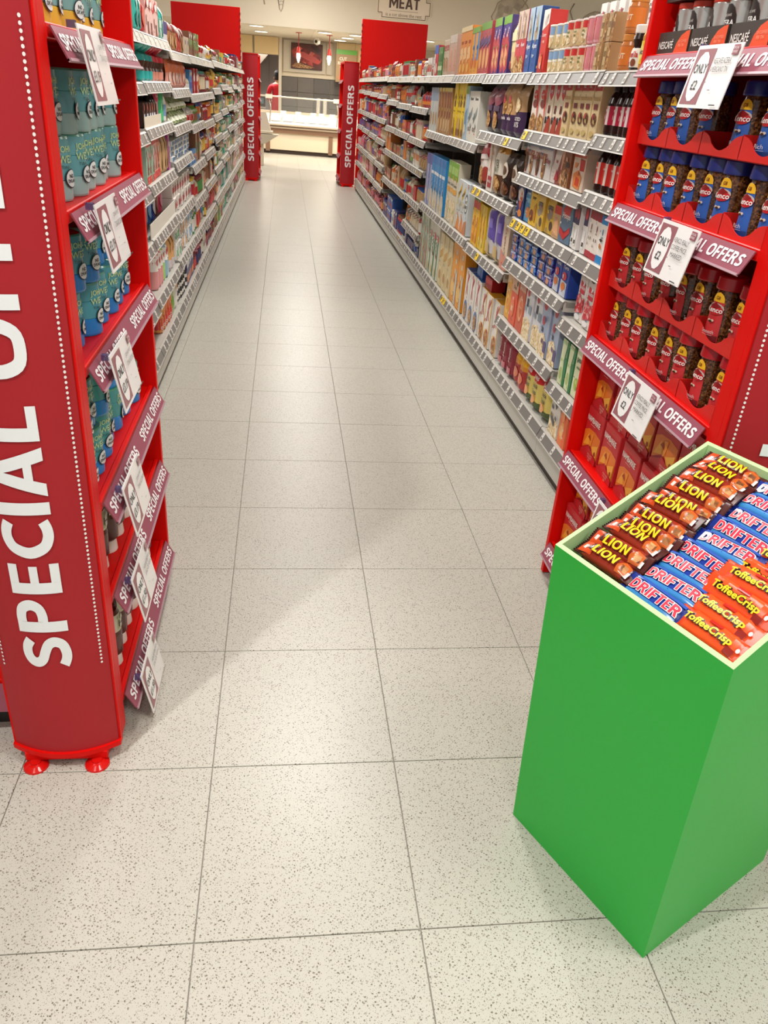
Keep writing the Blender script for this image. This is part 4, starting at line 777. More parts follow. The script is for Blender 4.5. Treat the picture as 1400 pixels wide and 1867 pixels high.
g6 = P_bag('kraft pouch reading toasted oats', .15, .25, .09, [(.5, '40284c'), (1, 'c8a074')], [('t', 'TOASTED', .5, .36, .07, 'f0e8e8'), ('t', 'OATS', .5, .25, .1, 'f0e8e8'), ('e', .5, .62, .3, .14, 'tex:oats')], 'cereal_bag', 'cereal bag', 0, .08)
stock('R', 2, 1, 5, 1.355, [(g4, 2), (g5, 2), (g6, 2)], x0=.015, x1=.985)
g7 = P_bag('white granola bag with red pattern', .23, .285, .12, [(.3, '7a3828'), (.55, 'e6dcd4'), (1, 'c83440')], [('p', [(.1, .55), (.9, .6), (.8, .7), (.2, .66)], 'e8dcd8'), ('e', .4, .25, .34, .2, 'tex:granola'), ('e', .8, .3, .18, .15, '9a3c34'), ('t', 'Nuts', .4, .55, .08, '8a2c38')], 'cereal_bag', 'cereal bag')
g8 = C('white carton with vanilla sticks', .14, .29, 'e0d6ca', ('p', [(.3, .9), (.4, .9), (.7, .3), (.6, .3)], 'b07a58'), ('p', [(.5, .95), (.6, .92), (.4, .4), (.33, .45)], 'c89070'), ('r', .2, .08, .85, .3, 'a8343c'), ('t', 'VANILLA', .5, .2, .05, 'f4e8e0'))
g9 = P_bag('white and brown granola bag', .2, .28, .1, [(.4, '5a3824'), (.75, 'dcd4c4'), (1, 'd89838')], [('t', 'YES', .5, .62, .12, '2a2a28'), ('t', 'NUT', .5, .5, .1, '3a5a38'), ('e', .5, .2, .35, .18, 'tex:granola'), ('e', .5, .88, .2, .06, 'e8b868')], 'cereal_bag', 'cereal bag')
g10 = P_bag('dark chocolate cereal bag', .17, .24, .1, [(.45, '241410'), (1, '3a2218')], [('e', .45, .62, .35, .18, 'd0c4b4'), ('e', .45, .62, .25, .1, '5a3828'), ('e', .5, .22, .4, .16, 'tex:choc')], 'cereal_bag', 'cereal bag')
stock('R', 2, 2, 5, 1.035, [(g7, 1), (g8, 1), (g9, 1), (g10, 2)], x0=.02, x1=.985)
y1 = C('tall yellow flakes carton', .1, .3, 'ecb828', ('r', 0, .75, 1, .9, 'c83a30'), ('r', 0, .9, 1, 1, '6a8a40'), ('p', [(.1, .1), (.8, .05), (.9, .6), (.3, .55)], 'f0a028'), ('t', 'Bran', .5, .5, .09, '8a3820', 70), ('e', .5, .15, .3, .08, 'd8882a'))
y2 = C('golden yellow honey carton', .1, .27, 'e4be2c', ('p', [(.4, .1), (.8, .3), (.7, .8), (.3, .6)], 'd08a20'), ('t', 'Honey', .5, .7, .08, 'a83828', 70), ('e', .4, .2, .2, .1, 'f0d880'))
v1 = P_bag('white cereal bag with purple stripe', .19, .34, .1, [(.06, 'c8b890'), (1, 'ccc8cc')], [('p', [(.5, .35), (.95, .3), (.95, 1), (.55, 1)], '6a58b0'), ('r', .4, .86, .95, .94, 'e8e4f0'), ('p', [(.2, .05), (.8, .05), (.7, .3), (.3, .3)], 'd0b070'), ('r', .62, .55, .85, .72, '8a78c8')], 'cereal_bag', 'cereal bag', 0, .08)
v2 = C('pale peach wheat carton', .15, .29, 'e0c8b0', ('t', 'WHEATS', .5, .5, .1, '8a6a60', 90, .7), ('p', [(0, 0), (1, 0), (1, .25), (0, .35)], 'd8907a'), ('r', 0, .85, 1, 1, 'd8d0c0'))
stock('R', 2, 3, 5, .68, [(y1, 2), (y2, 2), (v1, 2), (v2, 2)], x0=.012, x1=.99)
k1 = C('white flakes carton with red letter', .15, .33, 'e9e4dd', ('p', [(.42, .9), (.54, .92), (.42, .5), (.3, .48)], 'b83038'), ('p', [(.7, .95), (.84, .9), (.5, .72), (.46, .76)], 'b83038'), ('p', [(.46, .72), (.56, .68), (.72, .52), (.62, .52)], 'b83038'), ('e', .55, .2, .38, .2, '3a68a8'), ('e', .55, .18, .32, .15, 'tex:granola'), top='3a68b0')
k2 = C('white flakes carton with yellow side', .15, .31, 'eae4da', ('p', [(.42, .9), (.54, .92), (.42, .5), (.3, .48)], 'b04038'), ('p', [(.7, .95), (.84, .9), (.5, .72), (.46, .76)], 'b04038'), ('p', [(.46, .72), (.56, .68), (.72, .52), (.62, .52)], 'b04038'), ('e', .55, .18, .36, .17, 'b85838'), ('e', .55, .16, .3, .13, 'tex:granola'), ('r', .9, 0, 1, 1, 'e8b048'), top='e0a028')
stock('R', 2, 4, 5, .19, [(k1, 3), (k2, 3)], x0=.02, x1=.99)
tray_red = C('red shelf carton on top of white flakes cartons', .17, .07, 'b02028', ('p', [(0, .4), (1, .6), (1, .9), (0, .8)], 'd84048'), name='shelf_carton', cat='carton')
tray_blue = C('blue shelf carton on top of white flakes cartons', .15, .09, '2c58a8', ('p', [(0, .2), (.5, .1), (.5, .5), (0, .6)], '5a88c8'), name='shelf_carton', cat='carton')
bx, by, _ = bay_root_loc('R', 2)
place(tray_red, (bx + .05, by - .60, .5035), ROT['R'], tray_red['desc']); place(tray_blue, (bx + .05, by - .35, .5235), ROT['R'], tray_blue['desc'])
# bays 3 and 4
s0 = C('orange wheat cereal carton', .13, .29, 'e08830', ('p', [(.1, .3), (.9, .35), (.8, .6), (.15, .55)], 'f0c088'), ('t', 'CRISP', .5, .68, .07, 'a82c20'), ('e', .5, .15, .3, .1, 'f0b050'), ('r', 0, .9, 1, 1, 'e8d0a0'))
s1 = C('orange and blue cereal carton', .12, .27, 'e09a38', ('r', .6, .3, 1, 1, '3a88c8'), ('e', .4, .25, .3, .12, 'd06a28'), ('r', 0, .88, 1, 1, '78a848'))
s2 = C('pale carton in shrink wrap', .15, .26, 'c8a898', ('p', [(.1, .1), (.9, .1), (.7, .7), (.3, .7)], 'd89a80'), ('r', 0, .8, 1, 1, 'd4c4b8'))
s3 = C('green topped cereal carton', .11, .28, 'b0424a', ('r', 0, .86, 1, 1, '6a9a40'), ('e', .5, .3, .35, .2, 'e0a060'), ('p', [(0, .5), (1, .6), (1, .75), (0, .66)], '5a3a70'))
stock('R', 3, 0, 4, 1.665, [(s0, 3), (s1, 2), (s3, 3)], x0=.01, x1=.99)
s4 = C('beige cereal carton with bowl', .13, .24, 'c8b49c', ('e', .5, .3, .35, .2, 'a87850'), ('r', .1, .7, .9, .85, 'a8443c')); s5 = C('green snack carton', .1, .2, '4a8a48', ('r', 0, .2, 1, .35, 'c8d8b0'), ('r', .2, .5, .8, .75, '2a6a38')); s6 = C('red and blue sugar carton', .16, .22, 'c83040', ('r', 0, .72, 1, 1, '2a60b8'), ('r', 0, 0, .3, .72, 'e8e0e0'), ('e', .6, .25, .25, .18, 'e8c8b8'))
stock('R', 4, 0, 4, 1.668, [(s6, 1), (s5, 2), (s4, 2), (s2, 3)], x0=.01, x1=.99)
w1 = C('brown wheat biscuit carton', .11, .32, 'b88a58', ('p', [(.1, .9), (.8, .9), (.9, .4), (.3, .3)], '8a4a28'), ('e', .5, .2, .35, .14, 'd8b080'), ('r', 0, .92, 1, 1, 'd8c060')); w2 = C('tall yellow cereal carton with brown paw', .105, .35, 'ecca28', ('e', .5, .62, .26, .07, '6a4428'), ('e', .28, .72, .1, .035, '6a4428'), ('e', .5, .76, .1, .035, '6a4428'), ('e', .72, .72, .1, .035, '6a4428'), ('t', 'Nesquik', .5, .48, .04, '6a3a20'), ('p', [(.1, 0), (.9, 0), (.6, .36), (.4, .36)], 'c8a070'), ('e', .5, .1, .36, .07, '8a5a38'))
w3 = C('pale blue flakes carton', .1, .33, 'a8c0d0', ('r', .0, .85, 1, 1, '78a848'), ('p', [(.1, .1), (.9, .2), (.9, .6), (.2, .5)], '6a90b0'), ('e', .5, .2, .3, .1, 'e8dcc8')); w4 = C('white cereal carton with bold name', .16, .3, 'dcd8cc', ('t', 'flahavans', .5, .85, .06, '2a3038'), ('p', [(.2, .35), (.8, .55), (.8, .7), (.2, .5)], '8a9898'), ('t', 'OATS', .5, .25, .09, '5a5048'))
stock('R', 3, 1, 4, 1.27, [(w2, 3), (w2, 1), (w3, 1), (w4, 3)], x0=.01, x1=.99); 
stock('R', 4, 1, 4, 1.265, [(P_carton('pale blue and white flakes carton', .12, .32, .16, 'c8ccc8', [('r', 0, .7, 1, 1, '8aa0b8'), ('e', .5, .3, .35, .16, 'b89060')], 'cereal_box', 'cereal box'), 3), (w1, 6)], x0=.01, x1=.99)
q1 = C('blue and white rice cereal carton', .125, .4, '2c8ccc', ('r', 0, .86, 1, 1, '2a78c0'), ('p', [(0, 0), (1, 0), (1, .22), (.5, .5), (0, .3)], 'd8d0c4'), ('r', .05, .66, .95, .72, 'f0f4f8'), ('t', 'RICE', .5, .58, .05, 'f4f4f8', 70), ('e', .5, .12, .3, .08, 'tex:oats'))
q2 = C('green and white hoops carton', .15, .42, 'd8cfb8', ('r', 0, .72, 1, 1, '7ab03c'), ('r', .1, .8, .9, .92, 'a8cc70'), ('e', .5, .22, .4, .2, 'tex:oats'), ('r', .1, .5, .9, .58, 'e8a838'), ('t', 'Cheerios', .5, .64, .05, '3a3428'))
q3 = C('white wheat carton with yellow swoosh', .14, .33, 'd0d4d4', ('p', [(.1, .7), (.9, .95), (.9, .82), (.15, .58)], 'd8b030'), ('t', 'HONEY', .5, .75, .06, '2a2a30', 20), ('p', [(.1, 0), (1, 0), (1, .2), (.5, .3)], 'e08838'), ('r', .2, .4, .9, .6, 'c0c4c0'))
q4 = C('white wheat carton with blue oval', .13, .33, 'c8d0d4', ('e', .5, .6, .42, .2, '4a5868'), ('e', .5, .6, .36, .15, 'dcdcd4'), ('t', 'NUT', .5, .64, .06, '2a2a30'), ('t', 'FEAST', .5, .55, .06, '2a2a30'), ('p', [(0, 0), (1, 0), (1, .3), (.4, .25)], 'c87a48'))
stock('R', 3, 2, 4, .69, [(q2, 3), (q3, 2), (q4, 2)], x0=.01, x1=.99)
q5 = C('lilac and blue cereal carton', .12, .4, '7a8cc0', ('r', .5, 0, 1, 1, 'b8b4d0'), ('r', 0, .8, 1, 1, '5a58a0'), ('e', .4, .2, .3, .12, 'd8c8b8'))
stock('R', 4, 2, 4, .69, [(q5, 2), (q1, 5), (q2, 0)], x0=.06, x1=.99)
h1 = C('large orange cereal carton', .2, .42, 'e8982c', ('r', .5, .82, .75, .9, 'd0c4a8'), ('r', .5, .66, .75, .74, 'd0c4a8'), ('r', .5, .5, .75, .58, 'd0c4a8'), ('e', .4, .25, .35, .14, 'f0c070'), ('p', [(.75, 0), (1, 0), (1, .6), (.75, .5)], 'c8ccc8')); h2 = C('cream wheat biscuits carton', .15, .4, 'dcc898', ('p', [(.1, .5), (.9, .6), (.9, .75), (.1, .65)], 'c89848'), ('e', .5, .22, .36, .16, 'e8d4a0'), ('e', .5, .22, .26, .1, 'b88848'))
stock('R', 3, 3, 4, .19, [(h2, 3), (h1, 2)], x0=.01, x1=.99)
h3 = C('white wheat carton with green swoosh', .15, .42, 'dcdac8', ('p', [(.5, 0), (.8, 0), (.95, .7), (.6, .8)], '3a7a48'), ('p', [(.55, .72), (.95, .7), (.95, .8), (.6, .84)], 'c83a38'), ('t', 'OATI', .25, .66, .12, '2a2a28', 90, .3), ('e', .3, .12, .22, .08, 'd8c088')); h4 = C('pale green oats carton', .14, .44, 'c8ccb4', ('p', [(.1, 0), (.5, 0), (.4, .9), (.15, .9)], '8aa078'), ('r', .4, .5, .8, .8, '90a8a0'), ('p', [(.6, 0), (.9, 0), (.9, .6), (.7, .5)], 'b84a48'))
stock('R', 4, 3, 4, .19, [(h4, 3), (h3, 3)], x0=.01, x1=.99)

# ------------------------------------------------------------------ nearest drinks bays
tl = P_bag('teal festive sweets pack', .1, .17, .07, [(1, '3ab0a0')], [('p', [(.1, .9), (.5, .95), (.9, .6), (.5, .5)], 'a8dcd0'), ('e', .5, .3, .3, .2, '1c7a74')], 'sweet_pack', 'sweet pack')
rd = P_bag('red wrapped sweets pack', .09, .15, .07, [(1, 'b83030')], [('e', .5, .5, .3, .3, 'd86858')], 'sweet_pack', 'sweet pack')
pk = C('pink gingerbread house carton', .15, .17, 'e0b8b0', ('p', [(0, .6), (.5, .95), (1, .6), (1, .72), (.5, 1), (0, .72)], 'c02828'), ('r', .4, 0, .65, .35, '6a3a30'), ('r', .1, .25, .28, .5, 'a87870'), ('e', .5, .8, .2, .1, 'f4ece8'), name='gift_carton', cat='carton')
tg = C('small teal gift carton', .1, .1, '4aa08c', ('r', .1, .55, .9, .9, 'c8d8cc'), ('e', .5, .3, .2, .2, 'd8e8dc'), name='gift_carton', cat='carton')
stock('L', 2, 0, 7, 1.69, [(tl, 2), (rd, 1), (pk, 3), (tg, 1), (tl, 1)], x0=.01, x1=.99)
def gift(desc, c1, c2, c3):
    prof = [(.045, 0), (.055, .01), (.055, .045), (.05, .06), (.06, .09), (.055, .115), (.018, .128), (.05, .15), (.058, .16)]
    return P_round(desc, prof, c1, name='gift_bag', cat='gift bag', n=11, bands=[mat(c1, .15), mat(c1, .15), mat('4a2818', .3), mat('4a2818', .3), mat(c2, .12), mat(c2, .12), mat(c3, .12), mat(c3, .12)])
gt, gp = gift('teal foil gift bag with bow', '30a8a4', '1c9c98', '58d0c4'), gift('red cellophane gift bag', 'd08a78', 'd0283c', 'e05868')
sp_ = C('small pink and teal carton', .07, .09, '50a890', ('r', 0, .5, 1, 1, 'c87068'), ('e', .5, .3, .3, .2, 'd8e8dc'), name='gift_carton', cat='carton')
stock('L', 2, 1, 7, 1.485, [(gt, 3), (gp, 3), (sp_, 2, 1)], x0=.2, x1=.99)
lb = C('small dark snack carton', .07, .11, '4a3028', ('r', 0, 0, 1, .3, 'd86a48'), ('r', .1, .35, .9, .55, 'd0d4e0'), ('e', .5, .8, .3, .15, 'c86050'), name='snack_carton', cat='carton')
db = P_round('dark drink bottle', bottle_prof(.034, .17, .45, .6), '2a2220', (cap_prof(.018, .158, .178), '1c1818'), name='drink_bottle', cat='bottle', design=[('e', .5, .3, .3, .15, '5a4a44')])
pkb = P_round('tall pink drink bottle', [(.03, 0), (.034, .01), (.034, .12), (.036, .125), (.036, .16), (.03, .172)], 'e8a0b0', ([(.034, .165), (.034, .175), (.03, .177)], 'c83858'), (.11, .165, 'd04060', 1.9), 'drink_bottle', 'bottle', design=[('t', 'berry', .5, .5, .4, 'f8e0e4')])
gnb = P_round('tall green drink bottle', [(.03, 0), (.036, .01), (.036, .15), (.03, .17)], '48c080', ([(.032, .165), (.032, .178), (.028, .18)], '1c8a50'), (.12, .15, '28a060', 1.9), 'drink_bottle', 'bottle')
whb = P_round('white drink bottle', bottle_prof(.032, .165, .5, .62), 'd8d8d4', (cap_prof(.02, .153, .172), 'b0b4b0'), (.03, .09, '7898b8', 1.6), 'drink_bottle', 'bottle')
glb = P_round('golden brown drink bottle', bottle_prof(.036, .17, .45, .6), '8a6428', (cap_prof(.02, .158, .178), 'b89838'), (.0, .05, '4a2818', 2.2), 'drink_bottle', 'bottle')
stock('L', 2, 2, 7, 1.28, [(lb, 5), (db, 2), (pkb, 1), (gnb, 2), (whb, 1), (glb, 2)], x0=.1, x1=.99)
fence = MB(); fence.box(.05, .028, 0, .63, .031, .05, mat('e6dcc8', .4)); lbay = [o for o in bpy.data.objects if o.name.startswith('shelving_bay') and o.get('label', '').startswith('grey metal shelving bay of the drinks run, third')][0]
fence.build('shelf_fence', lbay, (0, 0, 1.28))
def slim(desc, top, mid, bot): return C(desc, .085, .215, mid, ('r', 0, .8, 1, 1, top), ('r', 0, 0, 1, .16, bot), ('p', [(.2, .2), (.8, .2), (.6, .5), (.4, .45)], '8a5a40'), ('e', .5, .65, .25, .08, 'f0e0d8'), d=.05, name='slim_carton', cat='carton')
sl1, sl2, sl3 = slim('slim mint carton with red base', 'd04038', 'a8c4b0', 'd83830'), slim('slim pink carton with red base', 'c83838', 'e0a8a0', 'd83830'), slim('slim coral carton with red base', 'b82c30', 'e09080', 'd02c28')
ta = P_bag('slim tan biscuit pack', .07, .2, .05, [(1, 'c8a478')], [('p', [(.3, .1), (.7, .1), (.6, .9), (.4, .9)], 'a07a4c')], 'biscuit_pack', 'biscuit pack', 0, .1)
pu, lbl = slim('slim purple carton', 'c888a8', 'a02c90', 'c86a98'), slim('slim pale blue carton', 'a8b8d8', '9ab4dc', 'c8d4e8')
stock('L', 2, 3, 7, 1.02, [(sl1, 3), (sl2, 2), (sl3, 1), (ta, 4), (pu, 1), (lbl, 1)], x0=.05, x1=.995)
bg = [P_bag(d_, .15, .17, .1, [(.6, a), (1, b)], [('e', .5, .5, .3, .25, c)], 'sweet_bag', 'sweet bag') for d_, a, b, c in (('teal clear sweets bag', '28b090', '8ac8b0', 'd0e0d8'), ('pink clear sweets bag', 'b88890', '8a5a68', 'd8b0b0'), ('blue clear sweets bag', '2c60a0', '4a88c8', '88b8e0'), ('blue and white sweets bag', '3a4a98', 'b8c4d4', 'e8e8e8'), ('brown and white sweets bag', '7a4438', 'd8c8b4', 'a86050'), ('bright pink sweets bag', 'd84068', 'e06a88', 'f0a8b8'))]
stock('L', 2, 4, 7, .76, [(b, 1) for b in bg], x0=.05, x1=.995, setback=.09)
fence = MB(); fence.box(.004, .026, 0, 1.015, .03, .075, mat('d8d2c6', .4)); fence.build('shelf_fence', lbay, (0, 0, .76))
def shake(desc, c): return P_round(desc, [(.036, 0), (.04, .01), (.04, .10), (.038, .105), (.038, .15), (.022, .19), (.02, .2)], c, (cap_prof(.022, .198, .222), 'f4f0ec'), (.1, .17, 'ece8e2', 2.6), 'milkshake_bottle', 'bottle', design=[('e', .5, .62, .25, .22, 'c82c34')])
sk1, sk2, sk3 = shake('pink milkshake bottle with white top', 'd89090'), shake('lime milkshake bottle with white top', 'a0cc70'), shake('pale blue milkshake bottle with white top', '90b4c4')
tb_ = P_bag('tall tan drinks pouch', .1, .22, .08, [(.3, 'c8c0c4'), (1, 'd8a468')], [('p', [(.2, .5), (.8, .55), (.6, .95), (.3, .9)], 'b8803c')], 'drinks_pouch', 'pouch')
stock('L', 2, 5, 7, .45, [(sk1, 3), (sk2, 1), (sk3, 2), (tb_, 4)], x0=.22, x1=.995)
def jui(desc, c, b): return P_round(desc, [(.034, 0), (.04, .012), (.04, .07), (.036, .1), (.04, .14), (.02, .19), (.018, .2)], c, (cap_prof(.021, .192, .218), '2a1c18'), (.0, .085, b, 3.0), 'juice_bottle', 'bottle', design=[('t', 'OASIS', .5, .45, .22, 'f4e8e4', 20)])
ju1, ju2, ju3 = jui('orange juice bottle with red base', 'e07038', 'd02c30'), jui('amber juice bottle with red base', 'd8964a', 'c82c30'), jui('green juice bottle', '88b030', '6aa028')
jw = P_bag('white drinks pouch', .1, .2, .06, [(1, 'e4e0da')], [('p', [(.2, .6), (.8, .7), (.7, .95), (.3, .9)], 'e0a050')], 'drinks_pouch', 'pouch')
stock('L', 2, 6, 7, .185, [(ju2, 2), (ju1, 3), (ju3, 2), (jw, 3)], x0=.28, x1=.995)
stock('L', 1, 5, 7, .435, [(sk1, 4)], x0=.6, x1=1.0); stock('L', 1, 6, 7, .185, [(ju1, 4)], x0=.6, x1=1.0)
# fourth drinks bay
cd = P_bag('brown card snack pouch', .11, .15, .05, [(1, 'b07a50')], [('r', 0, .7, 1, .95, '8a3028'), ('e', .5, .35, .3, .2, 'd0a878')], 'snack_pouch', 'pouch'); nv = P_carton('navy and white snack carton', .14, .14, .1, 'd8d8dc', [('r', 0, .55, 1, 1, '2c3480')], 'snack_carton', 'carton'); rp = P_bag('red and white diagonal snack pouch', .15, .15, .05, [(1, 'c83828')], [('p', [(0, .9), (1, .3), (1, .55), (0, 1)], 'ece4dc')], 'snack_pouch', 'pouch')
stock('L', 3, 0, 7, 1.65, [(nv, 1), (cd, 3), (rp, 2), (cd, 1)], x0=.01, x1=.99)
sa = P_bag('salmon pink soup pouch', .1, .165, .06, [(.5, 'd8988a'), (1, 'e07a50')], [('e', .5, .35, .3, .2, 'e8c8b8')], 'soup_pouch', 'pouch', 0, .1)
stock('L', 3, 1, 7, 1.45, [(sa, 7), (P_bag('red soup pouch', .1, .165, .06, [(1, 'b82c28')], [('e', .5, .4, .3, .2, 'e0a090')], 'soup_pouch', 'pouch'), 1)], x0=.01, x1=.99)
sv = P_bag('green leafy packet', .16, .075, .12, [(1, 'tex:salad')], [('r', .1, .3, .5, .6, 'e4e8d0')], 'leaf_packet', 'packet', 0, .3)
stock('L', 3, 2, 7, 1.245, [(sv, 6, 2)], x0=.01, x1=.99)
ws = P_carton('white packet with blue print', .16, .028, .14, 'e4e4e0', [('r', .1, .1, .6, .9, '2a80b8'), ('r', .65, .2, .9, .8, '2a2c34')], 'flat_packet', 'packet')
stock('L', 3, 3, 7, 1.045, [(ws, 6, 4)], x0=.03, x1=.99)
rw = P_carton('red and white noodle carton', .1, .09, .08, 'e4dcd4', [('r', 0, .3, 1, .7, 'b82428'), ('r', .3, .1, .5, .9, '2a2020'), ('r', .7, .6, .9, .9, 'e8e0d8')], 'noodle_carton', 'carton')
stock('L', 3, 4, 7, .745, [(rw, 9, 2)], x0=.01, x1=.99)
dt_ = P_carton('black and white speckled drinks pack', .12, .1, .09, 'e8e4dc', [('r', 0, 0, 1, 1, 'tex:dots'), ('r', .25, .2, .75, .75, 'd88a28')], 'drinks_pack', 'drinks pack'); dg_ = P_carton('green speckled drinks pack', .12, .1, .09, 'e8e4dc', [('r', 0, 0, 1, 1, 'tex:dots'), ('r', .2, .2, .8, .6, '48a860')], 'drinks_pack', 'drinks pack'); dbl = P_carton('blue speckled drinks pack', .12, .1, .09, 'e8e4dc', [('r', 0, 0, 1, 1, 'tex:dots'), ('r', .2, .3, .8, .9, '4a90c8')], 'drinks_pack', 'drinks pack')
stock('L', 3, 5, 7, .46, [(dg_, 2, 2), (dt_, 3, 2), (dbl, 3, 2)], x0=.01, x1=.99)
bk = P_round('black can with white rings', [(.03, 0), (.033, .006), (.033, .11), (.028, .118)], '1c1a1a', None, (.02, .1, 'ece8e2', 3.1), 'drink_can', 'can', design=[('r', 0, .3, 1, .7, '1a1818')]); nb = P_carton('navy and orange drinks pack', .12, .2, .1, '2c3070', [('r', .1, .1, .9, .35, 'd87838'), ('r', .1, .6, .9, .8, 'd8d8e4')], 'drinks_pack', 'drinks pack')
stock('L', 3, 6, 7, .185, [(bk, 7, 2), (nb, 4)], x0=.01, x1=.99)

# ------------------------------------------------------------------ the farther bays: ranges drawn by lot
CN = {'red': ['b82428', 'c83838'], 'orange': ['d87830', 'e08a40'], 'yellow': ['e4b83c', 'd8b050'], 'brown': ['7a4a30', '8a5a3c'], 'cream': ['dcccac', 'd8c8b0'], 'white': ['e4e0d8', 'dcd8d0'], 'pink': ['d88898', 'd86a80'], 'teal': ['2c9a8c', '3aa890'], 'green': ['4a8a48', '78a050'], 'blue': ['2c58a8', '4a88c0'], 'navy': ['2a3068', '343a78'], 'black': ['242020', '302a28'], 'grey': ['a8a098', '98928a'], 'maroon': ['7a2430', '8a3038'], 'purple': ['6a4a8a', '7a5a98'], 'tan': ['b89468', 'c0a078']}
def draw(rnd, pal, h, wmin, wmax, used):
    for _ in range(40):
        a, b, c = rnd.choice(pal), rnd.choice(pal), rnd.choice(list(CN))
        kind = rnd.choice(('carton', 'bag', 'pouch', 'jar', 'bottle', 'tub', 'packet'))
        desc = f'{a} and {b} {kind}' if a != b else f'plain {a} {kind}'
        if desc not in used: break
    used.add(desc)
    A, B, Cc = rnd.choice(CN[a]), rnd.choice(CN[b]), rnd.choice(CN[c]); w = rnd.uniform(wmin, wmax)
    q = rnd.random(); v0 = rnd.uniform(.1, .5); v1 = v0 + rnd.uniform(.2, .4)
    des = [('r', 0, v0, 1, v1, B), ('e', rnd.uniform(.35, .65), rnd.uniform(.2, .8), .25, .14, Cc if q < .5 else B)]
    if q > .6: des.append(('p', [(.1, .7), (.9, .85), (.9, .95), (.1, .85)], rnd.choice(('e8e0d4', Cc))))
    if wmax < .18: des = busy(des, desc, 3)
    if kind in ('carton', 'packet'):
        if kind == 'packet': h = h * .6
        return P_carton(desc, w, h, .12, A, des, 'food_' + kind, kind, 1)
    if kind in ('bag', 'pouch'): return P_bag(desc, w, h, .08, [(v0, A), (v1, B), (1, A)], des[1:], 'food_' + kind, kind, 1)
    r = min(w * .42, .055)
    if kind == 'bottle': return P_round(desc, bottle_prof(r, h, .4, .6), A, (cap_prof(r * .5, h * .92, h), Cc), (h * .12, h * .5, B, 2.0), 'food_bottle', 'bottle', lod=1)
    hh = min(h, r * 3.2)
    return P_round(desc, [(r * .9, 0), (r, .006), (r, hh * .8), (r * .85, hh * .9)], A, ([(r * .9, hh * .88), (r * .9, hh)], Cc), (hh * .15, hh * .75, B, 2.2), 'food_' + kind, kind, lod=1)
PAL = {('R', 5): ['red', 'brown', 'tan', 'white', 'cream', 'orange', 'grey'], ('R', 6): ['red', 'brown', 'grey', 'white', 'tan', 'blue', 'orange'], ('R', 7): ['red', 'orange', 'white', 'brown', 'cream', 'maroon']}
for k in range(8, 12): PAL[('R', k)] = ['pink', 'red', 'maroon', 'brown', 'orange', 'cream', 'purple', 'tan']
PAL[('L', 4)] = ['red', 'orange', 'brown', 'cream', 'white', 'green', 'blue']; PAL[('L', 5)] = ['red', 'brown', 'cream', 'yellow', 'orange', 'maroon', 'white']
PAL[('L', 6)] = ['brown', 'red', 'yellow', 'green', 'black', 'orange', 'white']; PAL[('L', 7)] = ['teal', 'green', 'brown', 'grey', 'yellow', 'red', 'white']
PAL[('L', 8)] = ['teal', 'green', 'grey', 'yellow', 'cream', 'white', 'red']
for k in range(9, 12): PAL[('L', k)] = ['grey', 'pink', 'cream', 'brown', 'maroon', 'tan', 'green', 'white']
rnd = random.Random(21)
ST = {('R', 5, 4): 0}
for sd, T, ks in (('R', RL, range(5, 12)), ('L', LL, range(4, 12))):
    for k in ks:
        lv = T[k]; wmin, wmax = (.085, .13) if k < 7 else ((.11, .17) if k < 9 else (.15, .22))
        for li, z in enumerate(lv):
            gap = (lv[li - 1] - z - .05) if li else rnd.choice((.14, .17, .2, .26 if sd == 'R' and k < 8 else .15))
            hmax = min(gap - .02, .30); used = set(); items = []; tot = 0
            pal = PAL[(sd, k)]
            if sd == 'R' and li == len(lv) - 1: pal = ['pink', 'red', 'maroon', 'orange'] if k > 7 else ['red', 'blue', 'navy', 'white', 'maroon']
            if sd == 'L' and li == len(lv) - 1 and k in (4, 5): pal = ['navy', 'red', 'maroon', 'brown', 'white']
            if sd == 'L' and k in (7, 8) and li >= 3: pal = ['teal', 'green', 'grey', 'cream']
            while tot < BW - .05:
                p = draw(rnd, pal, hmax * rnd.uniform(.72, 1), wmin, wmax, used); c = rnd.choice((1, 2, 2, 3, 4))
                c = min(c, int((BW - .03 - tot) / p['w']))
                if c < 1: break
                tiers = 2 if p['h'] * 2 + .01 < hmax and rnd.random() < .8 else 1
                items.append((p, c, tiers)); tot += c * (p['w'] + .004)
            stock(sd, k, li, len(lv), z, items, x0=.012, x1=BW - .012)
# red boards standing at the far ends of both runs
for (x0, x1, nm) in ((-1.62, -.555, 'drinks'), (1.385, 2.455, 'cereal')):
    mb = MB(); mb.bbox(x0, 13.72, 0, x1, 13.76, 2.535, RED, .004); bd = mb.build('end_board'); tag(bd, f'plain red board standing above the far end of the {nm} shelving', 'board')
    mb = MB(); xe = x1 if x0 < 0 else x0
    for i in range(9): mb.box(xe - .006, 13.71, 1.75 + i * .085, xe + .006, 13.765, 1.785 + i * .085, mat('8a100e'))
    mb.build('slotted_edge', bd)
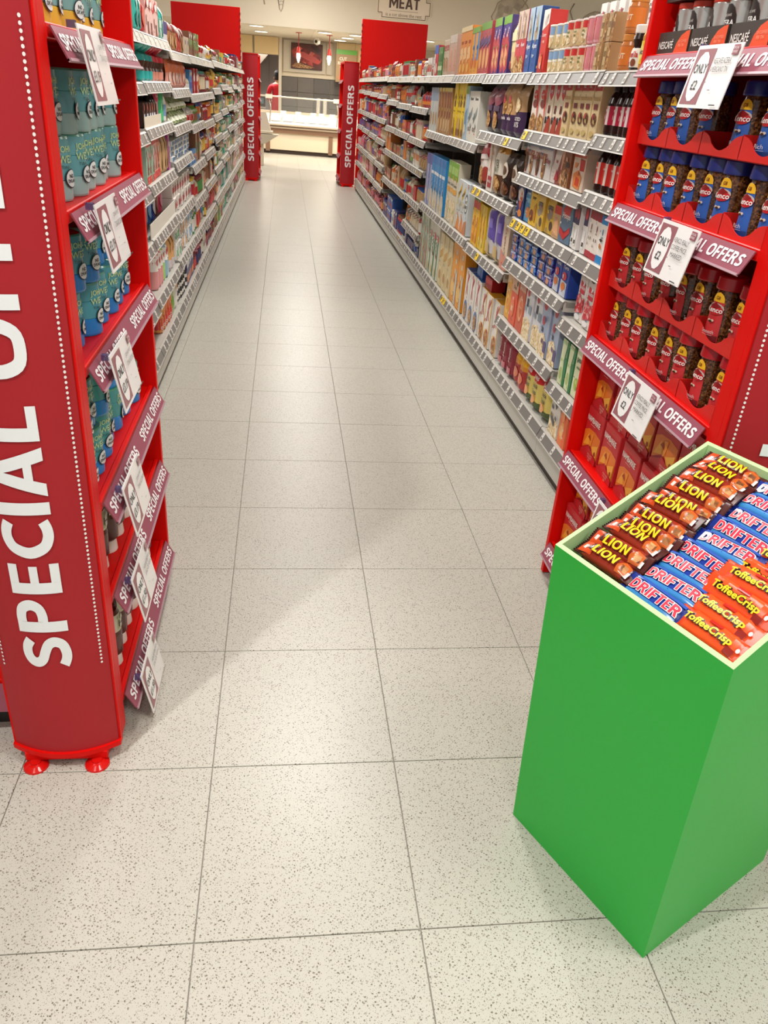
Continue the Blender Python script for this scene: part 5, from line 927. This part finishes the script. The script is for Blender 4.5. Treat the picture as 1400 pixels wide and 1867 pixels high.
# ------------------------------------------------------------------ red promotional towers
PLUM = wall_mat('965260', 'plum_print', .5, .03, 6, .2)
TW, TD, TH = .835, .255, 1.93
def tower(side, front_x, y_near, strips, near_words, far=False):
    root = bpy.data.objects.new('display_tower', None); COL.objects.link(root)
    root.location = (front_x, y_near if side == 'L' else y_near + TW, 0); root.rotation_euler = (0, 0, ROT[side])
    tag(root, near_words, 'display tower')
    xn = 0.0 if side == 'L' else TW; sg = 1 if side == 'L' else -1     # sg: from the near panel inwards
    def X(d): return xn + sg * d
    def bx(mb, d0, y0, z0, d1, y1, z1, m, b=.002):
        a, c = sorted((X(d0), X(d1))); return mb.bbox(a, y0, z0, c, y1, z1, m, b)
    mb = MB(); bx(mb, 0, 0, .045, .045, TD, TH, RED); mb.build('side_panel', root)
    mb = MB(); bx(mb, TW - .022, -.012, .005, TW, TD, TH, RED); mb.build('side_panel', root)
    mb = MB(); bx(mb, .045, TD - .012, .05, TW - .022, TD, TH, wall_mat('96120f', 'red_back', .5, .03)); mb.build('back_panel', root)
    mb = MB(); bx(mb, .045, 0, TH - .03, TW - .022, TD, TH, RED); mb.build('top_panel', root)
    # curved sign on the near end
    def surf(s, z, l):
        o = .012 + .042 * (1 - (s / (TD / 2)) ** 2) + l
        return (X(-o), TD / 2 + s, z)
    n = 14; mb = MB(); e = TD / 2 - .006
    for l0, l1, m in ((0, .004, MAROON),):
        vs = [surf(-e + 2 * e * i / n, z, l) for l in (l1, l0) for z in (.05, TH - .01) for i in range(n + 1)]
        q = n + 1
        mb.add(vs, [(i, i + 1, q + i + 1, q + i) if side == 'R' else (i + 1, i, q + i, q + i + 1) for i in range(n)] + [(2 * q + i, 2 * q + i + 1, 3 * q + i + 1, 3 * q + i) for i in range(n)], m, True)
    sign = mb.build('curved_sign', root)
    mb = MB()
    for z0, z1 in ((.036, .05), (TH - .01, TH)):    # bowed red lips
        mb = MB()
        poly = [surf(-TD / 2 + TD * i / n, 0, .012)[:2] for i in range(n + 1)] + [(X(0), TD), (X(0), 0)]
        mb.prism(poly, z0, z1, RED); mb.build('curved_lip', root)
    for s0 in (-1, 1):
        mb = MB(); a, c = sorted((X(0), X(-.016))); y = 0 if s0 < 0 else TD - .006; mb.box(a, y, .05, c, y + .006, TH - .01, RED); mb.build('sign_edge', root)
    # lettering: reads upwards, letter tops towards world -x
    up = -1 if side == 'R' else 1      # local y that is world -x
    vs, fs, tw = block_geo('SPECIAL OFFERS'); sc = 1.27 / tw; hh = .103
    mb = MB(); mb.add([surf(up * (y * hh), .315 + 1.27 / 2 + x * sc, .0065) for x, y in vs], fs, mat('eef0f0', .5)); mb.build('lettering', sign)
    if not far:
        mb = MB()
        for s0 in (-1, 1):
            z = .305
            while z < 1.59:
                c0 = s0 * .108
                mb.add([surf(c0 + .0024 * math.cos(a * math.pi / 4), z + .0033 * math.sin(a * math.pi / 4), .006) for a in range(8)], [tuple(range(8))], mat('f0ece8', .5)); z += .0105
        mb.build('dotted_lines', sign)['kind'] = 'stuff'
    mb = MB(); bx(mb, -.046, .030, .012, .05, TD - .030, .037, RED); bx(mb, .05, .03, .03, TW - .03, TD - .02, .045, RED); mb.build('base_plinth', root)
    mb = MB(); bx(mb, .06, .05, 0, TW - .04, TD - .03, .03, mat('241c1a')); mb.build('base_shadow_gap', root)
    for yy in (.055, TD - .055):
        mb = MB(); mb.lathe([(.030, 0), (.029, .005), (.018, .011), (.012, .013), (.012, .016)], mat('d01410', .12), 18); mb.build('foot', root, (X(-.052), yy, 0))
    for z in strips:
        sz = z + .05; mb = MB(); bx(mb, .046, .012, sz - .018, TW - .023, TD - .012, sz, RED); bx(mb, .046, .0, sz - .02, TW - .023, .012, sz + .004, RED)
        sh = mb.build('shelf', root)
        # clear holder with the offer print, leaning out at the foot
        lo = Vector((0, -.032, z)); hi = Vector((0, -.006, z + .05)); d = (hi - lo); up3 = d.normalized(); nrm = Vector((0, -d.z, d.y)).normalized()
        a, b = .05, TW - .022 + .0
        aa, bb = sorted((X(a), X(b)))
        def pt(x, t, l): v = lo + d * t + nrm * l; return (x, v.y, v.z)
        mb = MB(); mb.add([pt(aa, 0, 0), pt(bb, 0, 0), pt(bb, 1, 0), pt(aa, 1, 0), pt(aa, 0, -.003), pt(bb, 0, -.003), pt(bb, 1, -.003), pt(aa, 1, -.003)], [(0, 1, 2, 3), (5, 4, 7, 6), (0, 4, 5, 1), (3, 2, 6, 7), (0, 3, 7, 4), (1, 5, 6, 2)], PLUM)
        mb.add([pt(aa, -.03, .003), pt(bb, -.03, .003), pt(bb, .06, .003), pt(aa, .06, .003), pt(aa, -.03, -.003), pt(bb, -.03, -.003), pt(bb, .06, -.003), pt(aa, .06, -.003)], [(0, 1, 2, 3), (5, 4, 7, 6), (0, 4, 5, 1), (3, 2, 6, 7), (0, 3, 7, 4), (1, 5, 6, 2)], mat('b08e98', .4))
        if not far:
            for fx in (.235, .765):
                vs, fs, tw = block_geo('SPECIAL OFFERS'); q0 = Vector(pt(aa + (bb - aa) * fx, .53, .0012)); mb.add([q0 + Vector((x * .33 / tw, 0, 0)) + up3 * (y * .028) for x, y in vs], fs, mat('f4eef0', .4))
        mb.build('offer_strip', sh)
    return root
LS = [1.53, 1.235, .94, .632, .385, .085]; RS = [1.606, 1.237, .845, .449, .085]
LT = tower('L', -.228, .535, LS, 'red display tower of tuna and sauce beside the end display')
RT = tower('R', 1.135, .535, RS, 'red display tower of coffee and tea behind the green bin')
tower('L', -.285, 13.95, LS, 'far red display tower at the end of the drinks shelving', True)
tower('R', 1.135, 13.95, RS, 'far red display tower at the end of the cereal shelving', True)
def tpos(side, lx, ly):
    fx, y = (-.228, .535) if side == 'L' else (1.135, .535 + TW)
    c, s = math.cos(ROT[side]), math.sin(ROT[side]); return fx + lx * c - ly * s, y + lx * s + ly * c
# price cards clipped to the strips
def price_card(side, lx, z, price, lines, label):
    root = bpy.data.objects.new('price_card', None); COL.objects.link(root); x, y = tpos(side, lx, -.036); root.location = (x, y, z + .058); root.rotation_euler = (0, 0, ROT[side])
    tag(root, label, 'price card', 'price cards on the towers')
    w, h = .2, .128; T = R(11)
    def sf(px, pz, l): return (px, -l * math.cos(T) - (h - pz) * math.sin(T), -(h - pz) * math.cos(T) + l * math.sin(T) * 0)
    mb = MB(); vs = [sf(a, b, l) for l in (0, -.0025) for a, b in ((-w / 2, 0), (w / 2, 0), (w / 2, h), (-w / 2, h))]
    mb.add(vs, [(0, 1, 2, 3), (5, 4, 7, 6), (0, 4, 5, 1), (3, 2, 6, 7), (0, 3, 7, 4), (1, 5, 6, 2)], mat('f1eeec', .25)); mb.build('card', root)
    mb = MB(); des = [('r', .04, .06, .46, .94, '9a6068'), ('e', .25, .5, .17, .4, 'f4f2f0'), ('t', 'ONLY', .25, .63, .15, '2c2a2c', 0, .30, .01), ('t', price, .25, .37, .15, '2c2a2c', 0, .26, .01), ('r', .84, .82, .97, .97, '9a5862'), ('t', 'SPECIAL', .905, .925, .04, 'f0e4e6', 0, .11, 0), ('t', 'OFFERS', .905, .865, .04, 'f0e4e6', 0, .11, 0)]
    for i, l in enumerate(lines): des.append(('t', l, .715, .74 - i * .13, .085, '3a383a', 0, .38 if len(l) > 9 else .3, 0))
    des.append(('r', .53, .40, .545, .42, '4a484a')); des.append(('r', .82, .05, .96, .07, '4a484a')); des.append(('r', .66, .28, .72, .295, '8a888a'))
    decals(mb, sf, w, h, des, rough=.3); mb.build('front_print', root)
    mb = MB(); mb.box(-w / 2 - .004, .002, -.008, -w / 2 + .010, .016, .004, glass_mat('card_clip', '584878', .7)); mb.build('clip', root)
cl = ['top', 'second', 'third', 'fourth', 'fifth', 'bottom']
for i, z in enumerate(LS):
    price_card('L', .205, z, '£3.19' if i < 4 else '£1.50', ['JOHN WEST', 'TUNA NO DRAIN'] if i < 4 else ['HOUSE BROWN', 'SAUCE 450G'], f'white and plum price card on the {cl[i]} strip of the tuna tower')
for i, z in enumerate(RS[:4]):
    price_card('R', .485 if i == 0 else .50, z, '£2', ['NESCAFE AZERA', 'AMERICANO TIN'] if i == 0 else ['KENCO REALLY', 'COFFEE PRICE', 'MARKED'], f'white and plum price card on the {cl[i]} strip of the coffee tower')
# tuna packs
def tuna(desc, top, mid, bot):
    r, h = .043, .116; prof = [(r * .96, 0), (r, .004), (r, .0365), (r * .965, .038), (r, .0395), (r, .0755), (r * .965, .077), (r, .0785), (r, .112), (r * .96, .116)]
    T, Mi, Bo = (mat(c, .18) for c in (top, mid, bot))
    return P_round(desc, prof, mid, None, None, 'tuna_pack', 'tuna pack', n=20, bands=[Bo, Bo, Bo, Mi, Mi, Mi, Mi, Mi, T], design=[('t', 'JOHN', .5, .80, .13, 'cce4a0', 0, .62, .015), ('t', 'WEST', .54, .66, .12, 'bcdca4', 0, .66, .015), ('t', 'TUNA', .44, .54, .05, '1c4034', 0, .4, .0),
        ('e', .58, .36, .215, .155, '203038'), ('e', .58, .36, .19, .137, 'e4ecea'), ('t', 'NO', .58, .40, .062, '141a1c', 0, .3, .02), ('t', 'DRAIN', .58, .325, .055, '141a1c', 0, .32, .02)], lw=.086)
tn = [tuna('tuna pack with yellow base', '86a878', '78a8a6', 'd8b440'), tuna('pale teal tuna pack', '64a08c', '66a8ae', '9cc0bc'), tuna('tuna pack with blue base', '529a86', '52a0ae', '2c86d0'), tuna('tuna pack with deep blue base', '5aa884', '54a4a4', '3690d8')]
for si in range(4):
    for ti in range(2):
        for i in range(7):
            if ti == 1 and si in (2, 3) and i in (3,): continue
            x, y = tpos('L', .1 + i * .096, .022 + random.uniform(-.006, .016))
            place(tn[si], (x, y, LS[si] + .0508 + ti * .1165), ROT['L'] + random.uniform(-.45, .05), f'{tn[si]["desc"]}, {ORD[i]} from the sign end, {"upper" if ti else "lower"} tier, {cl[si]} tower shelf', f'tuna packs on the {cl[si]} tower shelf')
# brown sauce bottles standing on white caps
sauce = P_round('brown squeezy sauce bottle', [(.026, .034), (.031, .04), (.033, .10), (.030, .115), (.032, .125), (.033, .15), (.024, .172), (.015, .176)], '5e2f28', ([(.026, 0), (.027, .003), (.025, .032), (.024, .036)], 'ece6dc'), (.112, .162, 'd8d2b8', 1.0), 'sauce_bottle', 'bottle', n=16, rough=.2, design=[('r', .1, .1, .9, .9, 'b8b890'), ('e', .5, .5, .3, .36, 'e4e0cc'), ('t', 'HP', .5, .5, .4, '5a3a28')], lw=.05)
for si in (4, 5):
    for i in range(8):
        x, y = tpos('L', .09 + i * .088, .018 + random.uniform(-.004, .008)); place(sauce, (x, y, LS[si] + .0508), ROT['L'] + random.uniform(-.1, .3), f'brown squeezy sauce bottle on white cap, {ORD[i]} from the sign end, {cl[si]} tower shelf', f'sauce bottles on the {cl[si]} tower shelf')
# coffee jars
def jar(desc, lidc, lc, lc2, word):
    prof = [(.030, 0), (.0345, .006), (.0355, .03), (.033, .08), (.030, .115), (.028, .124)]
    pts = [(.5 + .30 * math.cos(a), .80 + .17 * math.sin(a)) for a in [math.pi * i / 8 for i in range(9)]]
    oval = [(.2, .05), (.8, .05)] + pts
    p = P_round(desc, prof, '2a140a', ([(.0345, .123), (.0355, .126), (.0335, .15), (.031, .153)], lidc), None, 'coffee_jar', 'coffee jar', n=20, body_mat=mat('tex:coffee', .12), lid_rough=.25)
    pr = MB(); R0 = .0355
    def surf(x, z, l): r = rad_at(prof, min(z, .1239)) + .0008 + l; a = x / R0; return (r * math.sin(a), R0 - r * math.cos(a), z)
    n = 10; z0, z1 = .006, .118
    def lab(x, z, l): return surf(x, z0 + z, l)
    half = .027; H = z1 - z0
    def outline(k): return [(.04, .0), (.96, .0), (.93, .5), (.86, .8)] + [(.5 + .36 * math.cos(a), .80 + .2 * math.sin(a)) for a in [math.pi * i / 8 for i in range(1, 8)]] + [(.14, .8), (.07, .5)]
    decals(pr, lab, half * 2, H, [('p', outline(0), lc), ('r', .08, .01, .92, .12, lc2), ('p', [(.15, .8), (.85, .8)] + [(.5 + .35 * math.cos(a), .82 + .17 * math.sin(a)) for a in [math.pi * i / 8 for i in range(1, 8)]], 'eab422'), ('t', 'G8', .5, .88, .07, '7a2a10', 0, .4, .02),
        ('e', .5, .68, .42, .10, 'c4b4ac'), ('e', .5, .64, .40, .10, 'c01c20'), ('p', [(.2, .72), (.5, .79), (.8, .72), (.5, .66)], '8a1014'), ('t', 'Kenco', .5, .645, .105, 'f6f0ec', 0, .8, .02), ('e', .42, .43, .07, .025, 'd8c0a8'), ('e', .58, .43, .07, .025, 'd8c0a8'), ('e', .5, .41, .08, .022, '3a1c10'), ('t', word, .5, .20, .08, 'd8c8c8', 0, .55, 0), ('r', .25, .13, .75, .135, 'd8c8c8')], True)
    p['parts'].append(('paper_label', pr.mesh('paper_label'))); return p
jb, jr_ = jar('blue coffee jar', '222c74', '305eb0', '203c78', 'Rich'), jar('red coffee jar', 'b81a24', 'cc3034', '7a2024', 'Smooth')
def wavy_tray(w, d, n):
    mb = MB(); t = .002; N = 48
    def hh(u):
        c = math.cos(2 * math.pi * u * n); return .030 + .017 * (abs(c) ** .75) * (1 if c > 0 else -1)
    top = [(-w / 2 + w * i / N, hh(i / N)) for i in range(N + 1)]
    vs = [(x, 0, 0) for x, z in top] + [(x, 0, z) for x, z in top] + [(x, t, 0) for x, z in top] + [(x, t, z) for x, z in top]; q = N + 1
    fs = []
    for i in range(N): fs += [(i, i + 1, q + i + 1, q + i), (2 * q + i + 1, 2 * q + i, 3 * q + i, 3 * q + i + 1), (q + i, q + i + 1, 3 * q + i + 1, 3 * q + i)]
    mb.add(vs, fs, mat('d8201a', .4))
    m = mat('d01c18', .45)
    for s in (-1, 1): x = s * w / 2; mb.box(min(x, x - s * t), t, 0, max(x, x - s * t), d, .05, m)
    mb.box(-w / 2, t, 0, w / 2, d, .0015, m); return mb.mesh('display_tray')
TRAY = wavy_tray(.183, .165, 1)
for si, pj in ((1, jb), (2, jr_)):
    for ti in range(2):
        z = RS[si] + .0505 + ti * .158; cname = 'blue' if si == 1 else 'red'; tw_ = 'upper' if ti else 'lower'
        if ti: # upper trays sit on a card sheet across the jar lids
            mb = MB(); x, y = tpos('R', TW / 2, .1); mb.box(-.36, -.085, -.0015, .36, .085, 0, mat('c01a16', .5)); tag(mb.build('card_sheet', None, (x, y, z - .0006), (0, 0, ROT['R'])), f'red card sheet between the two tiers of {cname} coffee jars', 'card sheet')
        for j in range(4):
            x, y = tpos('R', .122 + j * .186, .012); tag(link('display_tray', TRAY, None, (x, y, z), (0, 0, ROT['R'])), f'red wavy edged tray of {cname} coffee jars, {tw_} tier, {ORD[j]} from the far end', 'tray', f'wavy trays of {cname} coffee jars')
        for i in range(8):
            if si == 1 and ti == 1 and i in (4, 7): continue
            x, y = tpos('R', .085 + i * .0935 - (.012 if i in (2, 5) else 0), .020 + random.uniform(0, .004)); place(pj, (x, y, z + .002), ROT['R'] + random.uniform(.0, .32), f'{pj["desc"]}, {ORD[i]} place from the far end, {tw_} tier of the coffee tower', f'{cname} coffee jars on the {tw_} tier')
# black and orange trays of coffee tins
def tin_tray():
    mb = MB(); w, d, h, t = .178, .165, .052, .002; m = mat('3a302a', .4)
    mb.box(-w / 2, 0, 0, w / 2, t, h, m); mb.box(-w / 2, d - t, 0, w / 2, d, h, m)
    for s in (-1, 1): x = s * w / 2; mb.box(min(x, x - s * t), t, 0, max(x, x - s * t), d - t, h, m)
    mb.box(-w / 2, t, 0, w / 2, d - t, .0015, m); root = mb.mesh('tin_tray')
    pr = MB(); decals(pr, flat, w, h, [('p', [(.56, .02), (.99, .02), (.99, .98), (.88, .95), (.74, .80), (.63, .5)], 'e8501f'), ('t', 'NESCAFÉ', .29, .48, .40, 'f2ece6', 0, .46, .015), ('t', '50 COFFEES', .82, .55, .12, 'f0a080', 0, .3, 0), ('t', 'PER TIN', .80, .38, .12, 'f0a080', 0, .28, 0)])
    return root, pr.mesh('front_print')
TTR, TTP = tin_tray()
tin = P_round('silver coffee tin', [(.034, 0), (.036, .003), (.036, .098), (.035, .102)], 'b8b4ae', ([(.036, .1), (.037, .102), (.037, .112), (.035, .114)], 'd8381c'), None, 'coffee_tin', 'coffee tin', n=20, body_mat=mat('cfccc6', .25, .75), design=[('e', .5, .52, .30, .40, '2c1c18'), ('t', 'NESCAFÉ', .5, .70, .06, 'd8d0c8', 0, .4, 0), ('t', 'AZERA', .5, .55, .11, 'ece8e4', 0, .5, .02), ('t', 'AMERICANO', .5, .42, .035, 'b8a8a0', 0, .4, 0)], lw=.09)
for ti in range(2):
    z = RS[0] + .0505 + ti * .1185
    for j in range(4):
        x, y = tpos('R', .136 + j * .187, .008); o = link('tin_tray', TTR, None, (x, y, z), (0, 0, ROT['R'] + random.uniform(-.03, .03))); tag(o, f'black and orange tray of coffee tins, {"upper" if ti else "lower"} tier, {ORD[j]} from the far end', 'tray', 'trays of coffee tins'); link('front_print', TTP, o)
        for q in (0, 1):
            i = j * 2 + q; x, y = tpos('R', .136 + j * .187 - .042 + q * .084, .024); place(tin, (x, y, z + .002), ROT['R'] + random.uniform(-.95, .7), f'silver coffee tin with red lid, {ORD[i]} from the far end, {"upper" if ti else "lower"} tin tier', f'coffee tins on the {"upper" if ti else "lower"} tin tier')
# tea boxes
tea = P_carton('red and orange tea box', .132, .166, .1, 'cc2a30', [('r', 0, 0, 1, 1, 'ca282e'), ('p', [(0, .12), (.45, .3), (1, .1), (1, .55), (.62, .6), (.25, .58), (0, .5)], 'ea7a24'), ('p', [(.05, .2), (.3, .5), (.42, .28)], 'f6aa38'), ('p', [(.35, .5), (.6, .56), (.55, .3), (.45, .26)], 'f08c2c'), ('p', [(.6, .3), (.98, .42), (.95, .15), (.7, .18)], 'f6ae3c'), ('p', [(.3, .42), (.5, .38), (.4, .5)], 'a83018'), ('e', .86, .22, .05, .045, 'a02820'), ('p', [(0, 0), (1, 0), (1, .12), (.5, .26), (0, .1)], 'c4262c'),
    ('t', 'NAMBARRIE', .5, .80, .11, 'f2ece4', 0, .8, .02), ('r', .35, .70, .65, .712, 'e0a898'), ('t', 'RICH AND', .66, .13, .035, 'ecc8b8', 0, .3, 0), ('t', 'STRONG', .66, .08, .035, 'ecc8b8', 0, .3, 0), ('t', '250', .66, .03, .04, 'ecc8b8', 0, .2, 0)], 'tea_box', 'tea box', 0, 'd43438')
for si in (3, 4):
    for ti in range(2):
        for i in range(5):
            x, y = tpos('R', .094 + i * .148 + ti * .004, .03 + (.012 if ti else 0) + random.uniform(0, .008)); place(tea, (x, y, RS[si] + .0508 + ti * .168), ROT['R'] + random.uniform(-.05, .08), f'red and orange tea box, {ORD[i]} from the far end, {"upper" if ti else "lower"} tier, {cl[si]} tower shelf', f'tea boxes on the {cl[si]} tower shelf')

# ------------------------------------------------------------------ end display beside the left tower (only a sliver shows)
for ex, nm in ((-1.0, 'tuna'), (1.90, 'coffee')):
    ed = bpy.data.objects.new('end_display', None); COL.objects.link(ed); ed.location = (ex, .62, 0); tag(ed, f'red end display with teal packs, beside the {nm} tower', 'end display')
    mb = MB(); mb.bbox(-.5, 0, .05, .495, .6, .16, RED, .003); mb.build('base', ed)
    mb = MB(); mb.box(-.49, .02, 0, .485, .58, .05, mat('1c1816')); mb.build('kick_strip', ed)
    mb = MB(); mb.box(-.5, .58, .16, .495, .6, 1.9, RED); mb.build('back_panel', ed)
    for z in (.6, 1.05, 1.5): mb = MB(); mb.bbox(-.5, .04, z, .495, .58, z + .03, RED, .003); mb.build('shelf', ed)
    mb = MB(); mb.add([(-.5, -.03, .08), (.49, -.03, .08), (.49, -.004, .15), (-.5, -.004, .15)], [(0, 1, 2, 3)], PLUM); mb.build('offer_strip', ed)
    tq = P_carton('large teal carton', .2, .3, .2, '1f9a98', [('r', .1, .3, .9, .6, 'd8ecea')], 'teal_carton', 'carton')
    for i in range(4): place(tq, (ex - .35 + i * .23, .66, .161), 0, f'large teal carton in the end display, {ORD[3 - i if ex < 0 else i]} from the {nm} tower', f'teal cartons in the end display by the {nm} tower')

# ------------------------------------------------------------------ green dump bin
L0, F0 = Vector((.731, .278, 0)), Vector((.908, -.092, 0)); e2 = Vector((.387, .209, 0)); B0 = L0 + e2; G0 = F0 + e2
L1, F1, B1 = Vector((.702, .286, .76)), Vector((.874, -.096, .76)), Vector((1.089, .495, .90)); G1 = F1 + (B1 - L1)
binr = bpy.data.objects.new('dump_bin', None); COL.objects.link(binr); c0 = (L0 + F0 + B0 + G0) / 4; binr.location = c0; tag(binr, 'green cardboard dump bin full of chocolate bars', 'bin')
bot, top = [L0, F0, G0, B0], [L1, F1, G1, B1]
cen = sum(top, Vector()) / 4; cb_ = sum(bot, Vector()) / 4; th = .045
def inn(p, c, f=th): return p + (c - p) * f
ti_ = [inn(p, cen) for p in top]
mb = MB(); vs = [v - c0 for v in bot + top]
mb.add(vs, [(i, (i + 1) % 4, 4 + (i + 1) % 4, 4 + i) for i in range(4)] + [(3, 2, 1, 0)], GREEN); mb.build('outer_shell', binr)
mb = MB(); dz = Vector((0, 0, -.14)); lo_ = [p + dz for p in ti_]
rise = Vector((0, 0, .0005)); vs = [v - c0 for v in [p + rise for p in top] + [p + rise for p in ti_] + lo_]
mb.add(vs, [(i, (i + 1) % 4, 4 + (i + 1) % 4, 4 + i) for i in range(4)] + [(4 + i, 4 + (i + 1) % 4, 8 + (i + 1) % 4, 8 + i) for i in range(4)], PALEG)
mb.add([v - c0 for v in lo_], [(0, 1, 2, 3)], PALEG); mb.build('pale_liner', binr)
eu = (F1 - L1).normalized(); ev = (B1 - L1).normalized(); en = eu.cross(ev)
if en.z < 0: en = -en
BM = Matrix((eu, ev, en)).transposed().to_4x4()
def bar_mesh(name, L, w, h, cols, seg, text, tcol, ocol, extra=(), th_=.55, flat_top=False):
    """wrapper along x; crimped flat ends; cols: (seal colour, body colour)"""
    n = 12; st = []
    e = .014; xs = [-L / 2, -L / 2 + .003, -L / 2 + e, -L / 2 + e + .006, -L / 2 + e + .016, -.2 * L, 0, .2 * L, L / 2 - e - .016, L / 2 - e - .006, L / 2 - e, L / 2 - .003, L / 2]
    ks = [.03, .04, .1, .45, .92, 1, 1, 1, .92, .45, .1, .04, .03]; ww = [1.02, 1.02, .98, .95, 1, 1, 1, 1, 1, .95, .98, 1.02, 1.02]
    def prof(k, wf, x, q):
        a = 2 * math.pi * q / n; c, s = math.cos(a), math.sin(a); p = .62 if flat_top else .8
        return (x + .0012 * math.sin(q * 3 + x * 400) * (1 if k < .5 else .3), w / 2 * wf * (abs(c) ** p) * (1 if c >= 0 else -1), h / 2 + h / 2 * k * (abs(s) ** p) * (1 if s >= 0 else -1) + .0018 * math.sin(q * 2.0 + x * 310) * (k > .3))
    vs = [prof(k, wf, x, q) for x, k, wf in zip(xs, ks, ww) for q in range(n)]
    mb = MB()
    for j in range(len(xs) - 1):
        m = mat(cols[0] if (j < 3 or j > 8) else cols[1], .22); mb._sub(vs, [(j * n + q, j * n + (q + 1) % n, (j + 1) * n + (q + 1) % n, (j + 1) * n + q) for q in range(n)], m, True)
    # zig zag crimp ends
    for sx in (-1, 1):
        for q in range(8):
            y0 = -w / 2 + w * q / 8; mb.add([(sx * (L / 2 - .001), y0, h / 2 + .001), (sx * (L / 2 - .001), y0 + w / 8, h / 2 + .001), (sx * (L / 2 + .003), y0 + w / 16, h / 2 + .001)], [(0, 1, 2), (2, 1, 0)], mat(cols[0], .25))
    p = .62 if flat_top else .8
    def surf(x, z, l):   # z: -w/2..w/2 across the top
        c = max(-.98, min(.98, z / (w / 2))); c_ = abs(c) ** (1 / p); s = max(0, 1 - c_ * c_) ** .5
        end = 1 - max(0, (abs(x) - (L / 2 - e - .018)) / .018) * .55
        return (x, z, h / 2 + h / 2 * (s ** p) * max(end, .2) + .0022 + l)
    body = mb.mesh(name); pr = MB()
    for it in extra: decals(pr, lambda x, z, l: surf(x, z - w / 2, l - .0012), L, w, [it], True, .22)
    off = .0006 * (1 + len(extra))
    for txt_, cx, cz, hh, tw_ in text:
        big = txt_.isupper(); vs, fs, a = block_geo(txt_) if big else text_geo(txt_, .035)
        sx = tw_ / a; ov, of, oa = (vs, fs, a) if big else text_geo(txt_, .10)
        for li_, (dx, dy) in enumerate(((-1, -1), (1, -1), (-1, 1), (1, 1)) if big else ((0, 0),)):
            pr.add([surf(cx + x * sx + dx * .0011, cz + y * hh * (1 if big else 1.1) + dy * .0012, off - .0006 + LIFT * li_ + LIFT * (i_ // _one.get((txt_, .10), 10 ** 9))) for i_, (x, y) in enumerate(ov)], of, mat(ocol, .25))
        pr.add([surf(cx + x * sx, cz + y * hh, off + LIFT * (i_ // _one.get((txt_, .035), 10 ** 9))) for i_, (x, y) in enumerate(vs)], fs, mat(tcol, .25))
    return dict(name=name, root=body, print=pr.mesh('lettering'))
lion = bar_mesh('chocolate_bar', .142, .040, .026, ('4a1a16', '96301c'), 0, [('LION', -.002, .001, .020, .058)], 'f4cc1c', '5a1410', [('p', [(.05, .1), (.3, .1), (.24, .9), (.06, .9)], 'c8481c'), ('p', [(.17, .35), (.27, .3), (.26, .9), (.2, .95)], '281410'), ('p', [(.09, .35), (.15, .3), (.16, .6), (.1, .62)], 'e0dcd4'), ('r', .235, .62, .30, .9, 'd8e0dc'), ('p', [(.74, .1), (.9, .15), (.9, .8), (.78, .85), (.70, .5)], 'c05c20'), ('p', [(.77, .25), (.88, .3), (.86, .68), (.76, .66)], 'tex:nuts'), ('r', .885, .15, .925, .5, 'e8e0d8')])
drift = bar_mesh('wafer_bar', .140, .046, .020, ('122a80', '1c3a9c'), 0, [('DRIFTER', .0, .001, .021, .108)], 'd8304a', 'ecece8', [('r', .1, .0, .9, .24, '3a86c4'), ('r', .1, .84, .9, .97, '2c58b0')], flat_top=True)
toff = bar_mesh('toffee_bar', .142, .046, .026, ('e0481c', 'ee5420'), 0, [('ToffeeCrisp', -.004, .0, .019, .098)], 'f4d020', '240e08', [('r', .42, .8, .6, .95, 'b82820'), ('r', .78, .1, .88, .4, '8a2018'), ('e', .9, .5, .02, .1, 'f0f0e8')], flat_top=True)
def put_bar(b, u, v, lift, yaw, roll, pitch, label, group, cat):
    m = Matrix.Translation(L1 + eu * u + ev * v + en * lift) @ BM @ Matrix.Rotation(yaw, 4, 'Z') @ Matrix.Rotation(roll, 4, 'X') @ Matrix.Rotation(pitch, 4, 'Y')
    o = link(b['name'], b['root']); o.matrix_world = m; tag(o, label, cat, group); link('lettering', b['print'], o)
rb = random.Random(4)
for i in range(11):
    put_bar(lion, .096 + rb.uniform(-.004, .006), .050 + i * .0375, -.030 + rb.uniform(0, .010) + (.008 if i in (2, 5, 8) else 0), rb.uniform(-.10, .08), rb.uniform(-.2, .3) + .2, rb.uniform(-.02, .06), f'brown chocolate bar with yellow lettering, {ORD[i]} from the front of the green bin', 'chocolate bars in the green bin', 'chocolate bar')
for i in range(2):
    put_bar(lion, .098, .062 + i * .036, -.058, rb.uniform(-.06, .06), .2, 0, f'brown chocolate bar in the lower layer, {ORD[i]} from the front of the bin', 'chocolate bars in the green bin', 'chocolate bar')
for i in range(9):
    put_bar(drift, .226 + rb.uniform(-.006, .006), .044 + i * .0465, -.034 + rb.uniform(0, .008), rb.uniform(-.08, .06), rb.uniform(-.05, .25) + .22, rb.uniform(-.02, .03), f'blue wafer bar with red lettering, {ORD[i]} from the front of the green bin', 'wafer bars in the green bin', 'wafer bar')
for i in range(9):
    put_bar(toff, .334 + rb.uniform(-.006, .004), .050 + i * .044, -.036 + rb.uniform(0, .006) + (.010 if i in (2, 3) else 0), rb.uniform(-.08, .1), rb.uniform(.2, .75), rb.uniform(-.02, .03), f'orange toffee bar with yellow lettering, {ORD[i]} from the front of the green bin', 'toffee bars in the green bin', 'toffee bar')
